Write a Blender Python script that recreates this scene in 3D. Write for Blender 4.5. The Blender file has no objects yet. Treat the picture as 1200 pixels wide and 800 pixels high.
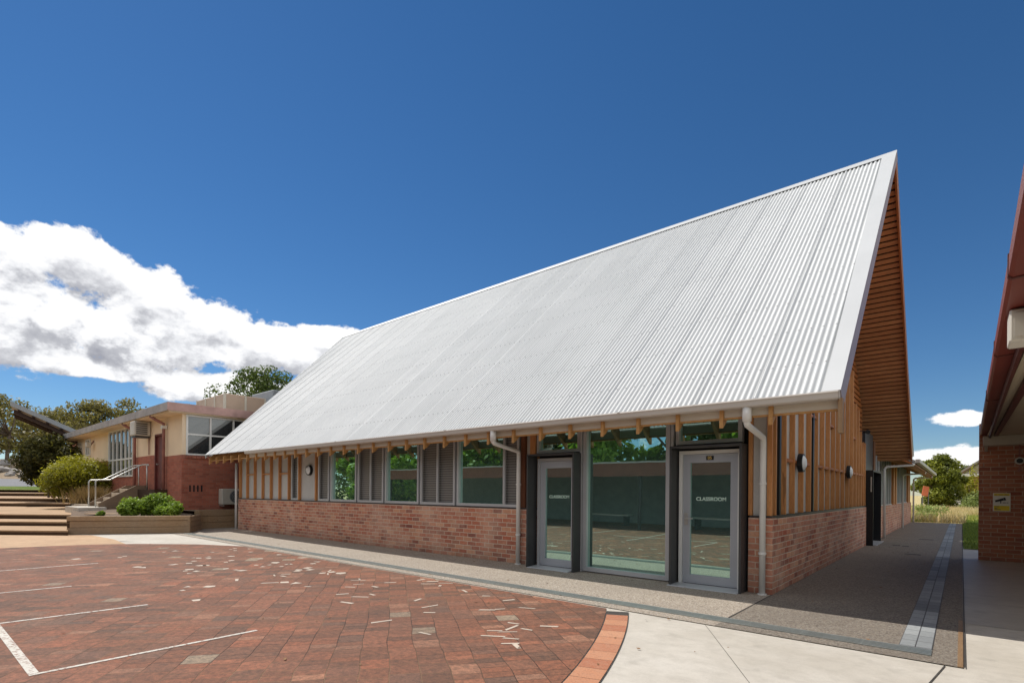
import bpy, bmesh, math, random
import numpy as np
from mathutils import Vector, Matrix

random.seed(7)
rng = np.random.default_rng(11)
S = bpy.context.scene
COL = S.collection
PI = math.pi

# ------------------------------------------------------------------ materials
class NT:
    """small helper to write node graphs as expressions"""
    def __init__(self, name):
        self.mat = bpy.data.materials.new(name)
        self.mat.use_nodes = True
        self.t = self.mat.node_tree
        self.t.nodes.clear()
        self.out = self.t.nodes.new('ShaderNodeOutputMaterial')
    def node(self, typ, **kw):
        n = self.t.nodes.new(typ)
        for k, v in kw.items():
            setattr(n, k, v)
        return n
    def put(self, sock, v):
        if isinstance(v, bpy.types.NodeSocket):
            self.t.links.new(v, sock)
        else:
            if isinstance(v, (tuple, list)) and len(v) == 3 and sock.type == 'RGBA':
                v = (*v, 1.0)
            sock.default_value = v
    def m(self, op, a, b=0.0, c=0.0):
        n = self.node('ShaderNodeMath', operation=op)
        for i, v in enumerate((a, b, c)):
            self.put(n.inputs[i], v)
        return n.outputs[0]
    def vm(self, op, a, b=(0, 0, 0)):
        n = self.node('ShaderNodeVectorMath', operation=op)
        self.put(n.inputs[0], a); self.put(n.inputs[1], b)
        return n.outputs[0]
    def mix(self, f, a, b, blend='MIX'):
        n = self.node('ShaderNodeMix', data_type='RGBA', blend_type=blend)
        self.put(n.inputs[0], f); self.put(n.inputs[6], a); self.put(n.inputs[7], b)
        return n.outputs[2]
    def pos(self):
        return self.node('ShaderNodeNewGeometry').outputs['Position']
    def sep(self, v):
        n = self.node('ShaderNodeSeparateXYZ'); self.put(n.inputs[0], v)
        return n.outputs
    def comb(self, x, y, z):
        n = self.node('ShaderNodeCombineXYZ')
        for i, v in enumerate((x, y, z)): self.put(n.inputs[i], v)
        return n.outputs[0]
    def noise(self, v, scale, detail=4.0, rough=0.55, dist=0.0):
        n = self.node('ShaderNodeTexNoise')
        self.put(n.inputs['Vector'], v)
        n.inputs['Scale'].default_value = scale; n.inputs['Detail'].default_value = detail
        n.inputs['Roughness'].default_value = rough; n.inputs['Distortion'].default_value = dist
        return n.outputs[0]
    def white(self, v):
        n = self.node('ShaderNodeTexWhiteNoise', noise_dimensions='3D'); self.put(n.inputs[0], v)
        return n.outputs[0]
    def ramp(self, f, stops, interp='LINEAR'):
        n = self.node('ShaderNodeValToRGB'); self.put(n.inputs[0], f)
        cr = n.color_ramp; cr.interpolation = interp
        while len(cr.elements) < len(stops): cr.elements.new(0.5)
        for e, (p, c) in zip(cr.elements, stops):
            e.position = p; e.color = (*c, 1.0) if len(c) == 3 else c
        return n.outputs[0]
    def rng(self, v, a, b, c, d, clamp=True):
        n = self.node('ShaderNodeMapRange'); n.clamp = clamp
        self.put(n.inputs[0], v)
        for i, q in enumerate((a, b, c, d)): n.inputs[i + 1].default_value = q
        return n.outputs[0]
    def bump(self, h, strength=0.3, dist=0.01):
        n = self.node('ShaderNodeBump'); n.inputs['Strength'].default_value = strength
        n.inputs['Distance'].default_value = dist
        self.put(n.inputs['Height'], h)
        return n.outputs[0]
    def bsdf(self, color, rough=0.7, metal=0.0, normal=None, spec=0.4):
        b = self.node('ShaderNodeBsdfPrincipled')
        self.put(b.inputs['Base Color'], color); self.put(b.inputs['Roughness'], rough)
        self.put(b.inputs['Metallic'], metal)
        b.inputs['Specular IOR Level'].default_value = spec
        if normal is not None: self.put(b.inputs['Normal'], normal)
        return b.outputs[0]
    def done(self, sh):
        self.t.links.new(sh, self.out.inputs[0])
        return self.mat

def plain(name, col, rough=0.6, metal=0.0, var=0.12, scale=3.0, bump=0.0, spec=0.4, fine=0.0):
    n = NT(name); p = n.pos()
    f = n.noise(p, scale, 5)
    c = n.mix(n.rng(f, .3, .7, 0, 1), tuple(x * (1 - var) for x in col), tuple(min(1, x * (1 + var)) for x in col))
    if fine:
        g = n.noise(p, scale * 25, 3)
        c = n.mix(n.rng(g, .35, .65, 0, fine), c, tuple(x * .5 for x in col))
    nm = n.bump(n.noise(p, scale * 12, 4), bump, .01) if bump else None
    return n.done(n.bsdf(c, rough, metal, nm, spec))

def wall_uv(n):
    """u along the wall whatever way it faces, v = height"""
    p = n.pos(); s = n.sep(p)
    g = n.node('ShaderNodeNewGeometry'); ns = n.sep(g.outputs['True Normal'])
    isx = n.m('GREATER_THAN', n.m('ABSOLUTE', ns[0]), .7)
    isz = n.m('GREATER_THAN', n.m('ABSOLUTE', ns[2]), .7)
    u = n.m('ADD', n.m('MULTIPLY', isx, s[1]), n.m('MULTIPLY', n.m('SUBTRACT', 1.0, isx), s[0]))
    v = n.m('ADD', n.m('MULTIPLY', isz, s[1]), n.m('MULTIPLY', n.m('SUBTRACT', 1.0, isz), s[2]))
    return p, u, v

def brick(name, stops, mortar, bw=.24, bh=.086, jw=.012, smear=0.0, smearcol=(.5, .4, .33), rough=.85, grime=.25, zoff=0.0):
    n = NT(name); p, u, v = wall_uv(n)
    wob = n.m('MULTIPLY', n.m('SUBTRACT', n.noise(p, 9, 2), .5), .012)
    v = n.m('ADD', n.m('ADD', v, wob), zoff)
    rv = n.m('DIVIDE', v, bh); row = n.m('FLOOR', rv); fv = n.m('FRACT', rv)
    off = n.m('MULTIPLY', n.m('MODULO', n.m('ABSOLUTE', row), 2.0), .5)
    jit = n.m('MULTIPLY', n.white(n.comb(row, 3.3, 1.7)), .12)
    ru = n.m('ADD', n.m('ADD', n.m('DIVIDE', u, bw), off), jit); colu = n.m('FLOOR', ru); fu = n.m('FRACT', ru)
    rnd = n.white(n.comb(colu, row, 0.5)); rnd2 = n.white(n.comb(colu, row, 9.5))
    ex = n.m('MINIMUM', fu, n.m('SUBTRACT', 1.0, fu)); ey = n.m('MINIMUM', fv, n.m('SUBTRACT', 1.0, fv))
    nz = n.m('MULTIPLY', n.m('SUBTRACT', n.noise(p, 60, 3), .5), .008)
    dx = n.m('ADD', n.m('MULTIPLY', ex, bw), nz); dy = n.m('ADD', n.m('MULTIPLY', ey, bh), nz)
    d = n.m('MINIMUM', dx, dy)
    face = n.rng(d, jw * .35, jw * .75, 0, 1)
    c = n.ramp(rnd, stops)
    blot = n.noise(p, 35, 4)
    c = n.mix(n.rng(blot, .35, .7, 0, .45), c, n.mix(.5, c, (.09, .05, .04)))
    c = n.mix(n.m('MULTIPLY', rnd2, .25), c, (.35, .2, .15))
    if smear:
        sm = n.m('MULTIPLY', n.rng(n.noise(p, 1.6, 6, .65), .42, .68, 0, smear), n.rng(n.noise(p, 22, 5, .7), .3, .62, .35, 1))
        c = n.mix(sm, c, smearcol)
    mc = n.mix(n.noise(p, 14, 4), mortar, tuple(x * .7 for x in mortar))
    c = n.mix(face, mc, c)
    gr = n.m('MULTIPLY', n.rng(n.noise(p, .9, 5, .6), .4, .75, 0, 1), grime)
    c = n.mix(gr, c, n.mix(.6, c, (.05, .04, .035)))
    spl = n.m('MULTIPLY', n.rng(n.sep(p)[2], .0, .28, .75, 0), n.rng(n.noise(p, 7, 5, .7), .3, .6, .3, 1))
    c = n.mix(spl, c, n.mix(.55, c, (.13, .095, .07)))
    h = n.m('ADD', face, n.m('MULTIPLY', n.noise(p, 90, 4), .5))
    return n.done(n.bsdf(c, rough, 0, n.bump(h, .6, .006), .25))

def wood(name, c0, c1, axis=2, scale=1.0, rough=.55, grey=0.0):
    n = NT(name); p = n.pos(); s = n.sep(p)
    st = [3.0, 3.0, 3.0]; st[axis] = .35
    st = [x * scale for x in st]
    q = n.comb(n.m('MULTIPLY', s[0], st[0]), n.m('MULTIPLY', s[1], st[1]), n.m('MULTIPLY', s[2], st[2]))
    f = n.noise(q, 6, 6, .6, .4)
    w = n.noise(q, 28, 3, .6)
    o = n.node('ShaderNodeObjectInfo')
    c = n.mix(n.rng(f, .3, .7, 0, 1), c0, c1)
    c = n.mix(n.rng(w, .45, .75, 0, .5), c, tuple(x * .45 for x in c0))
    isl = n.node('ShaderNodeNewGeometry').outputs['Random Per Island']
    c = n.mix(n.m('MULTIPLY', o.outputs['Random'], .4), c, tuple(x * .55 for x in c1))
    c = n.mix(n.m('MULTIPLY', isl, .4), c, tuple(x * .6 for x in c0))
    kn = n.noise(q, 3.2, 2); c = n.mix(n.rng(kn, .70, .74, 0, .6), c, tuple(x * .3 for x in c0))
    if grey: c = n.mix(n.rng(n.noise(p, 1.3, 4), .4, .7, 0, grey), c, (.32, .29, .25))
    return n.done(n.bsdf(c, rough, 0, n.bump(w, .25, .004), .3))

M = {}
M['brick_new'] = brick('recycled_pink_brick',
    [(0, (.30, .085, .055)), (.2, (.52, .165, .095)), (.4, (.64, .27, .16)), (.6, (.45, .125, .075)), (.8, (.70, .36, .22)), (1, (.26, .08, .06))],
    (.72, .58, .46), smear=.7, smearcol=(.70, .47, .36), grime=.08)
M['brick_old'] = brick('old_red_brick', [(0, (.42, .12, .075)), (.5, (.52, .16, .10)), (1, (.36, .10, .065))], (.36, .21, .16), jw=.009, grime=.3)
M['brick_brown'] = brick('brown_red_brick', [(0, (.34, .105, .06)), (.35, (.54, .195, .10)), (.7, (.44, .14, .075)), (1, (.58, .25, .14))], (.62, .45, .33), jw=.013, grime=.3, smear=.15, smearcol=(.36, .2, .14))

def roof_mat():
    n = NT('white_corrugated_steel'); p = n.pos(); s = n.sep(p)
    seam = n.m('FRACT', n.m('DIVIDE', n.m('ADD', s[0], 50.0), .762))
    sm = n.m('LESS_THAN', seam, .024)
    groove_shade = n.m('SUBTRACT', .5, n.m('MULTIPLY', n.m('COSINE', n.m('MULTIPLY', n.m('ADD', s[0], 50.0), 2 * PI / .076)), .5))
    vx = n.m('SUBTRACT', n.m('FRACT', n.m('DIVIDE', n.m('ADD', s[0], 50.0), .152)), .5)
    sl = n.m('DIVIDE', s[1], .745)
    vy = n.m('SUBTRACT', n.m('FRACT', n.m('DIVIDE', sl, .95)), .5)
    r = n.m('ADD', n.m('POWER', n.m('MULTIPLY', vx, .152), 2.0), n.m('POWER', n.m('MULTIPLY', vy, .95), 2.0))
    sc = n.m('LESS_THAN', r, .00026)
    sheet = n.white(n.comb(n.m('FLOOR', n.m('DIVIDE', n.m('ADD', s[0], 50.0), .762)), 1.0, 2.0))
    c = n.mix(sheet, (.71, .72, .722), (.77, .776, .775))
    c = n.mix(n.rng(n.noise(p, .7, 5), .4, .75, 0, .25), c, (.50, .515, .52))
    stk = n.noise(n.comb(n.m('MULTIPLY', s[0], 2.2), n.m('MULTIPLY', s[1], .12), 0.0), 3.0, 5, .6)
    c = n.mix(n.rng(stk, .48, .72, 0, .25), c, (.50, .51, .51))
    c = n.mix(n.m('MULTIPLY', n.m('POWER', groove_shade, 1.3), .52), c, (.24, .255, .265))  # valleys painted darker to deepen the shade between the ribs
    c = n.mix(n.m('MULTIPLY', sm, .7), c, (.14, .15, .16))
    c = n.mix(n.m('MULTIPLY', sc, .6), c, (.2, .2, .2))
    return n.done(n.bsdf(c, .62, .0, None, .15))
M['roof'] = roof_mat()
M['flash'] = plain('white_flashing', (.55, .56, .565), .55, 0, .04, .8)
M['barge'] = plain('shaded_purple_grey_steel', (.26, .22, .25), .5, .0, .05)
M['gutter'] = plain('pale_warm_grey_gutter', (.52, .48, .44), .4, 0, .04, 1.5)
M['pipe'] = plain('pale_grey_pipe', (.70, .69, .67), .4, 0, .05, 2)
M['alu'] = plain('silver_window_frame', (.50, .51, .53), .38, .25, .05, 2)
M['doorgrey'] = plain('blue_grey_door_frame', (.40, .42, .46), .4, .15, .04, 2)
M['steel_dark'] = plain('charcoal_steel', (.055, .054, .056), .45, .2, .15, 2)
M['black'] = plain('black_metal', (.014, .015, .018), .4, .1, .1)
M['dark'] = plain('dark_gap', (.012, .012, .013), .9, 0, .1)
M['fascia'] = plain('pale_fascia_board', (.56, .50, .42), .7, 0, .06, 3)
M['panel'] = plain('pale_grey_fibre_cement', (.55, .54, .52), .75, 0, .06, 2, fine=.12)
M['timber'] = wood('orange_timber', (.60, .245, .085), (.80, .40, .165), 2)
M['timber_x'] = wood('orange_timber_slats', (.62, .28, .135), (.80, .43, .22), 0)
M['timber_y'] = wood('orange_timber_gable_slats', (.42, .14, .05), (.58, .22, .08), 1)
M['timber_raft'] = wood('pale_rafter_timber', (.50, .24, .08), (.66, .38, .15), 1)
M['timber_raw'] = wood('raw_timber_end', (.30, .17, .09), (.50, .34, .2), 2)
M['sleeper'] = wood('weathered_sleeper', (.32, .20, .11), (.50, .34, .20), 0, 1.0, .8, .25)
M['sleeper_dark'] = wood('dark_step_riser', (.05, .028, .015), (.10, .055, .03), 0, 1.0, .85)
M['white'] = plain('white_paint', (.72, .72, .70), .45, 0, .04)
M['cream'] = plain('cream_render', (.80, .64, .46), .8, 0, .06, 1.2, .1)
M['cream_light'] = plain('cream_paint', (.62, .56, .46), .6, 0, .05)
M['redpaint'] = plain('dark_red_paint', (.13, .03, .025), .5, 0, .25, 4)
M['redpipe'] = plain('faded_red_pipe', (.28, .12, .10), .5, 0, .25, 4)
M['fascia_old'] = plain('weathered_mauve_fascia', (.42, .26, .23), .6, 0, .28, 2.2)
M['fascia_grey'] = plain('weathered_grey_fascia', (.34, .31, .30), .6, 0, .22, 2.2)
M['roof_old'] = plain('old_grey_roof', (.30, .29, .28), .6, 0, .15, 1)
M['grey_metal'] = plain('grey_roof_plant', (.30, .32, .34), .5, .1, .06)
M['tan_plant'] = plain('tan_evaporative_cooler', (.52, .38, .28), .6, 0, .05)
M['ac'] = plain('aged_white_plastic', (.55, .52, .46), .5, 0, .08, 3)
M['galv'] = plain('galvanised_steel', (.50, .50, .48), .38, .6, .1, 6)
M['stone'] = plain('pale_sandstone_step', (.46, .38, .29), .85, 0, .15, 3, .2)
M['soil'] = plain('dark_mulch', (.12, .08, .055), .95, 0, .35, 9, .8, fine=.5)
M['litter'] = plain('leaf_litter_ground', (.26, .19, .12), .95, 0, .3, 2, .5, fine=.5)
M['road'] = plain('grey_asphalt', (.17, .17, .18), .9, 0, .1, 1, .2)
M['rock'] = plain('grey_rock', (.34, .31, .28), .9, 0, .35, 1.2, .5)
M['bark'] = plain('eucalypt_bark', (.17, .13, .10), .9, 0, .4, 2.5, .5)
M['yellow'] = plain('yellow_sign_print', (.85, .66, .02), .5, 0, .05)
M['signwhite'] = plain('sign_white', (.82, .80, .70), .5, 0, .03)
M['ink'] = plain('black_sign_ink', (.02, .02, .02), .5, 0, .02)
M['gold'] = plain('gold_numeral', (.75, .52, .16), .4, .2, .02)
M['decal'] = plain('pale_green_white_lettering', (.62, .80, .72), .5, 0, .02)
M['lampwhite'] = plain('opal_lamp_glass', (.80, .82, .84), .35, 0, .02)
M['colorred'] = plain('red_brown_gutter', (.17, .032, .022), .42, 0, .12, 2)
M['colorred_dark'] = plain('dark_red_brown_fascia', (.085, .022, .017), .45, 0, .12, 2)
M['soffit_cream'] = plain('cream_soffit', (.50, .42, .30), .75, 0, .05, 1)
M['beam_cream'] = plain('cream_beam', (.42, .37, .30), .6, 0, .06, 1)
M['house_roof'] = plain('grey_tile_roof', (.30, .27, .25), .8, 0, .1, 2)
M['house_gable'] = plain('taupe_gable_board', (.30, .25, .21), .7, 0, .05)
M['orange'] = plain('orange_red_board', (.62, .16, .07), .6, 0, .15, 2)
M['fence'] = plain('grey_fence_steel', (.16, .17, .18), .6, .2, .1)
M['screen'] = plain('dark_mesh', (.10, .105, .11), .6, 0, .05)

def line_paint():
    n = NT('worn_white_line_paint'); p = n.pos()
    w = n.rng(n.noise(p, 30, 5, .7), .36, .5, 0, 1)
    c = n.mix(w, (.22, .10, .07), n.mix(n.noise(p, 5, 3), (.50, .47, .41), (.64, .61, .55)))
    return n.done(n.bsdf(c, .8))
M['line'] = line_paint()
M['chip'] = plain('pale_tile_chip', (.50, .42, .34), .7, 0, .15, 4)

def glass(name, tint, fac, base):
    n = NT(name); p = n.pos()
    g = n.node('ShaderNodeBsdfGlossy'); n.put(g.inputs['Color'], tint); g.inputs['Roughness'].default_value = 0.0
    wv = n.bump(n.noise(p, 1.1, 2), .06, .02)
    n.put(g.inputs['Normal'], wv)
    d = n.bsdf(base, .5)
    mx = n.node('ShaderNodeMixShader')
    fr = n.node('ShaderNodeFresnel'); fr.inputs[0].default_value = 1.5
    f = n.m('MINIMUM', n.m('ADD', fac, fr.outputs[0]), 1.0)
    n.put(mx.inputs[0], f); n.t.links.new(d, mx.inputs[1]); n.t.links.new(g.outputs[0], mx.inputs[2])
    return n.done(mx.outputs[0])
M['glass'] = glass('green_tinted_reflective_glass', (.64, .96, .86), .58, (.05, .115, .105))
M['glass_old'] = glass('old_clear_window_glass', (.80, .84, .84), .12, (.02, .022, .024))
def louvre_mat():
    n = NT('grey_louvre_flyscreen'); p = n.pos(); s = n.sep(p)
    b = n.m('FRACT', n.m('DIVIDE', s[2], .052))
    f = n.rng(b, .0, .85, 1, 0)
    c = n.mix(f, (.08, .08, .078), (.27, .265, .255))
    return n.done(n.bsdf(c, .35, 0, n.bump(b, .4, .01), .5))
M['louvre'] = louvre_mat()

def paving():
    n = NT('recycled_red_brick_paving'); p = n.pos(); s = n.sep(p)
    a = math.radians(53.5)
    du = (math.cos(a), math.sin(a)); dv = (-math.sin(a), math.cos(a))
    u = n.m('ADD', n.m('MULTIPLY', s[0], du[0]), n.m('MULTIPLY', s[1], du[1]))
    v = n.m('ADD', n.m('MULTIPLY', s[0], dv[0]), n.m('MULTIPLY', s[1], dv[1]))
    wb = n.m('MULTIPLY', n.m('SUBTRACT', n.noise(p, 1.1, 2), .5), .10)
    u = n.m('ADD', u, wb)
    W, L = .228, .228
    ru = n.m('DIVIDE', u, W); cu = n.m('FLOOR', ru); fu = n.m('FRACT', ru)
    off = n.white(n.comb(cu, 4.0, 2.0))
    rv = n.m('ADD', n.m('DIVIDE', v, L), off); cv = n.m('FLOOR', rv); fv = n.m('FRACT', rv)
    # every square is a pair of bricks
    half = n.m('FLOOR', n.m('MULTIPLY', fv, 2.0)); fh = n.m('FRACT', n.m('MULTIPLY', fv, 2.0))
    split = n.m('GREATER_THAN', n.white(n.comb(cu, cv, 3.0)), .45)
    r = n.white(n.comb(cu, n.m('ADD', cv, n.m('MULTIPLY', n.m('MULTIPLY', half, split), .5)), 0.0)); r2 = n.white(n.comb(cu, cv, 7.0)); r3 = n.white(n.comb(cu, cv, 17.0))
    def edge(f, size):
        return n.m('MULTIPLY', n.m('MINIMUM', f, n.m('SUBTRACT', 1.0, f)), size)
    eh = n.m('ADD', edge(fh, L * .5), n.m('MULTIPLY', n.m('SUBTRACT', 1.0, split), 1.0))
    d = n.m('MINIMUM', edge(fu, W), n.m('MINIMUM', edge(fv, L), eh))
    d = n.m('ADD', d, n.m('MULTIPLY', n.m('SUBTRACT', n.noise(p, 45, 3), .5), .005))
    face = n.rng(d, .0012, .0038, 0, 1)
    c = n.ramp(r, [(0, (.15, .085, .058)), (.2, (.27, .115, .066)), (.42, (.34, .13, .072)), (.62, (.21, .11, .072)), (.8, (.42, .165, .092)), (.92, (.18, .11, .08)), (1, (.52, .25, .15))])
    # pale and orange strays, more of them toward the middle distance right
    pale = n.m('GREATER_THAN', r2, .984); org = n.m('LESS_THAN', r3, .03)
    c = n.mix(n.m('MULTIPLY', org, .8), c, (.42, .15, .08))
    c = n.mix(n.m('MULTIPLY', pale, .9), c, (.42, .35, .25))
    zone = n.rng(n.noise(p, .22, 3), .4, .62, 0, 1)
    c = n.mix(n.m('MULTIPLY', zone, .35), c, n.mix(.5, c, (.30, .095, .055)))
    st = n.rng(n.noise(p, 18, 8, .8), .38, .60, 0, 1)
    c = n.mix(st, n.mix(.12, c, (.34, .15, .08)), n.mix(.58, c, (.045, .037, .03)))
    sp = n.rng(n.noise(p, 110, 4, .85), .45, .62, 0, .62)
    c = n.mix(sp, c, n.mix(.5, c, (.02, .018, .016)))
    jc = n.mix(n.rng(n.noise(p, .8, 3), .45, .6, 0, 1), (.035, .025, .02), (.24, .15, .085))
    c = n.mix(face, jc, c)
    dirt = n.rng(n.noise(p, .5, 5, .6), .45, .75, 0, .35)
    c = n.mix(dirt, c, (.08, .06, .048))
    h = n.m('ADD', n.m('ADD', face, n.m('MULTIPLY', n.noise(p, 60, 5, .7), .6)), n.m('MULTIPLY', r, .25))
    return n.done(n.bsdf(c, .8, 0, n.bump(h, .7, .006), .25))
M['paving'] = paving()

def border_mat():
    n = NT('orange_border_brick'); p = n.pos()
    o = n.node('ShaderNodeNewGeometry').outputs['Random Per Island']
    c = n.ramp(o, [(0, (.42, .17, .09)), (.3, (.50, .24, .135)), (.55, (.38, .145, .08)), (.8, (.54, .28, .165)), (1, (.46, .20, .11))])
    c = n.mix(n.rng(n.noise(p, 22, 5, .7), .4, .7, 0, .5), c, (.42, .25, .17))
    c = n.mix(n.rng(n.noise(p, 70, 3), .5, .7, 0, .4), c, (.2, .09, .05))
    return n.done(n.bsdf(c, .8, 0, n.bump(n.noise(p, 70, 4), .4, .004), .25))
M['border'] = border_mat()

def aggregate(nm='exposed_aggregate', k=1.0):
    n = NT(nm); p = n.pos()
    v = n.node('ShaderNodeTexVoronoi'); n.put(v.inputs['Vector'], p); v.inputs['Scale'].default_value = 75
    s = n.sep(v.outputs['Color'])
    c = n.ramp(s[0], [(q, (r_ * k, g_ * k, b_ * k)) for q, (r_, g_, b_) in ((0, (.12, .10, .085)), (.25, (.30, .245, .19)), (.5, (.44, .375, .295)), (.75, (.35, .30, .25)), (1, (.58, .53, .45)))])
    c = n.mix(n.rng(v.outputs['Distance'], .3, .8, 0, .5), c, (.215 * k, .185 * k, .16 * k))
    c = n.mix(n.rng(n.noise(p, 1.2, 5, .6), .4, .7, 0, .35), c, (.24 * k, .20 * k, .165 * k))
    return n.done(n.bsdf(c, .75, 0, n.bump(v.outputs['Distance'], -.4, .006), .3))
M['aggregate'] = aggregate()
M['aggregate_dark'] = aggregate('dark_exposed_aggregate', .60)

def concrete(name, c0, c1, rough=.8):
    n = NT(name); p = n.pos()
    f = n.noise(p, .9, 7, .62); g = n.noise(p, 6, 6, .7); h = n.noise(p, 130, 3)
    s = n.sep(p)
    st = n.noise(n.comb(n.m('MULTIPLY', s[0], 1.5), n.m('MULTIPLY', s[1], 5.0), 0.0), 1.6, 5, .6)
    c = n.mix(n.rng(f, .35, .68, 0, 1), c0, c1)
    c = n.mix(n.rng(g, .45, .72, 0, .4), c, tuple(x * .72 for x in c0))
    c = n.mix(n.rng(st, .5, .75, 0, .35), c, tuple(x * .8 for x in c0))
    bl = n.rng(n.noise(p, 2.6, 3, .5), .62, .72, 0, .35)
    c = n.mix(bl, c, tuple(x * .62 for x in c0))
    c = n.mix(n.rng(h, .5, .7, 0, .2), c, tuple(x * .6 for x in c0))
    return n.done(n.bsdf(c, rough, 0, n.bump(h, .2, .004), .3))
M['concrete'] = concrete('pale_concrete', (.46, .42, .36), (.57, .53, .47))
M['concrete_smooth'] = concrete('smooth_walkway_concrete', (.38, .34, .29), (.46, .42, .36), .5)
M['concrete_tan'] = concrete('tan_concrete', (.42, .27, .16), (.52, .35, .21))

def grass_ground():
    n = NT('lawn'); p = n.pos()
    c = n.mix(n.rng(n.noise(p, 1.2, 6, .65), .35, .68, 0, 1), (.075, .13, .025), (.22, .26, .05))
    c = n.mix(n.rng(n.noise(p, 40, 4, .7), .4, .7, 0, .7), c, (.035, .06, .012))
    return n.done(n.bsdf(c, .95, 0, n.bump(n.noise(p, 60, 4), .8, .03), .1))
M['lawn'] = grass_ground()
def meadow_ground():
    n = NT('dry_meadow_ground'); p = n.pos()
    c = n.mix(n.rng(n.noise(p, .35, 6, .6), .35, .65, 0, 1), (.60, .47, .26), (.42, .38, .15))
    c = n.mix(n.rng(n.noise(p, 12, 5, .7), .4, .7, 0, .6), c, (.30, .21, .11))
    return n.done(n.bsdf(c, .95, 0, n.bump(n.noise(p, 15, 4), .8, .05), .1))
M['meadow'] = meadow_ground()

def steel_strip():
    n = NT('blue_grey_paver_strip'); p = n.pos(); s = n.sep(p)
    fx = n.m('FRACT', n.m('DIVIDE', n.m('ADD', s[0], .43), .1195)); fy = n.m('FRACT', n.m('DIVIDE', s[1], .24))
    e = n.m('MINIMUM', n.m('MULTIPLY', n.m('MINIMUM', fx, n.m('SUBTRACT', 1.0, fx)), .12), n.m('MULTIPLY', n.m('MINIMUM', fy, n.m('SUBTRACT', 1.0, fy)), .24))
    r = n.white(n.comb(n.m('FLOOR', n.m('DIVIDE', n.m('ADD', s[0], .43), .1195)), n.m('FLOOR', n.m('DIVIDE', s[1], .24)), 0.0))
    big = n.white(n.comb(1.0, n.m('FLOOR', n.m('DIVIDE', s[1], .72)), 0.0))
    c = n.mix(n.m('MULTIPLY', n.m('ADD', r, n.m('MULTIPLY', big, 2.0)), .33), (.13, .14, .145), (.38, .40, .405))
    c = n.mix(n.rng(n.noise(p, 30, 4), .4, .7, 0, .3), c, (.12, .12, .12))
    c = n.mix(n.rng(e, .003, .006, 0, 1), (.06, .06, .065), c)
    return n.done(n.bsdf(c, .65, .0, n.bump(n.rng(e, .003, .006, 0, 1), .5, .004), .5))
M['strip'] = steel_strip()
M['grate'] = plain('steel_drain_bar', (.40, .43, .41), .4, .5, .1, 6)
M['grate_dark'] = plain('drain_slot', (.02, .022, .022), .8)
M['joint'] = plain('dark_joint', (.05, .045, .04), .9)

def leaf(name, dark, light, trans=.35, rough=.55):
    n = NT(name)
    a = n.node('ShaderNodeAttribute'); a.attribute_name = 'tint'
    f = n.sep(a.outputs['Color'])[0]
    c = n.mix(f, dark, light)
    d = n.bsdf(c, rough, 0, None, .3)
    t = n.node('ShaderNodeBsdfTranslucent'); n.put(t.inputs[0], n.mix(.5, c, (light[0] * 1.2, light[1] * 1.25, light[2] * .6)))
    mx = n.node('ShaderNodeMixShader'); mx.inputs[0].default_value = trans
    n.t.links.new(d, mx.inputs[1]); n.t.links.new(t.outputs[0], mx.inputs[2])
    return n.done(mx.outputs[0])
M['leaf_euc'] = leaf('eucalypt_leaf', (.040, .042, .015), (.30, .26, .09))
M['leaf_euc_y'] = leaf('bright_eucalypt_leaf', (.03, .05, .012), (.12, .17, .04))
M['leaf_dark'] = leaf('dark_bush_leaf', (.016, .02, .007), (.13, .125, .03))
M['leaf_lime'] = leaf('lime_bush_leaf', (.05, .06, .008), (.42, .40, .035))
M['leaf_green'] = leaf('fresh_green_leaf', (.045, .10, .014), (.28, .40, .05))
M['leaf_dry'] = leaf('dry_stem', (.12, .07, .035), (.36, .25, .12), .2)
M['leaf_garden'] = leaf('garden_shrub_leaf', (.08, .12, .03), (.36, .42, .14))
M['leaf_fig'] = leaf('glossy_fig_leaf', (.014, .032, .006), (.26, .28, .03), .3)
M['leaf_grass'] = leaf('meadow_grass_blade', (.44, .35, .16), (.78, .62, .36), .3)
M['leaf_grass_g'] = leaf('green_grass_blade', (.22, .26, .06), (.50, .50, .13), .3)

# ------------------------------------------------------------------ building blocks
def base_of(parent):
    return Vector(parent['_base']) if parent is not None else Vector((0, 0, 0))

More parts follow.
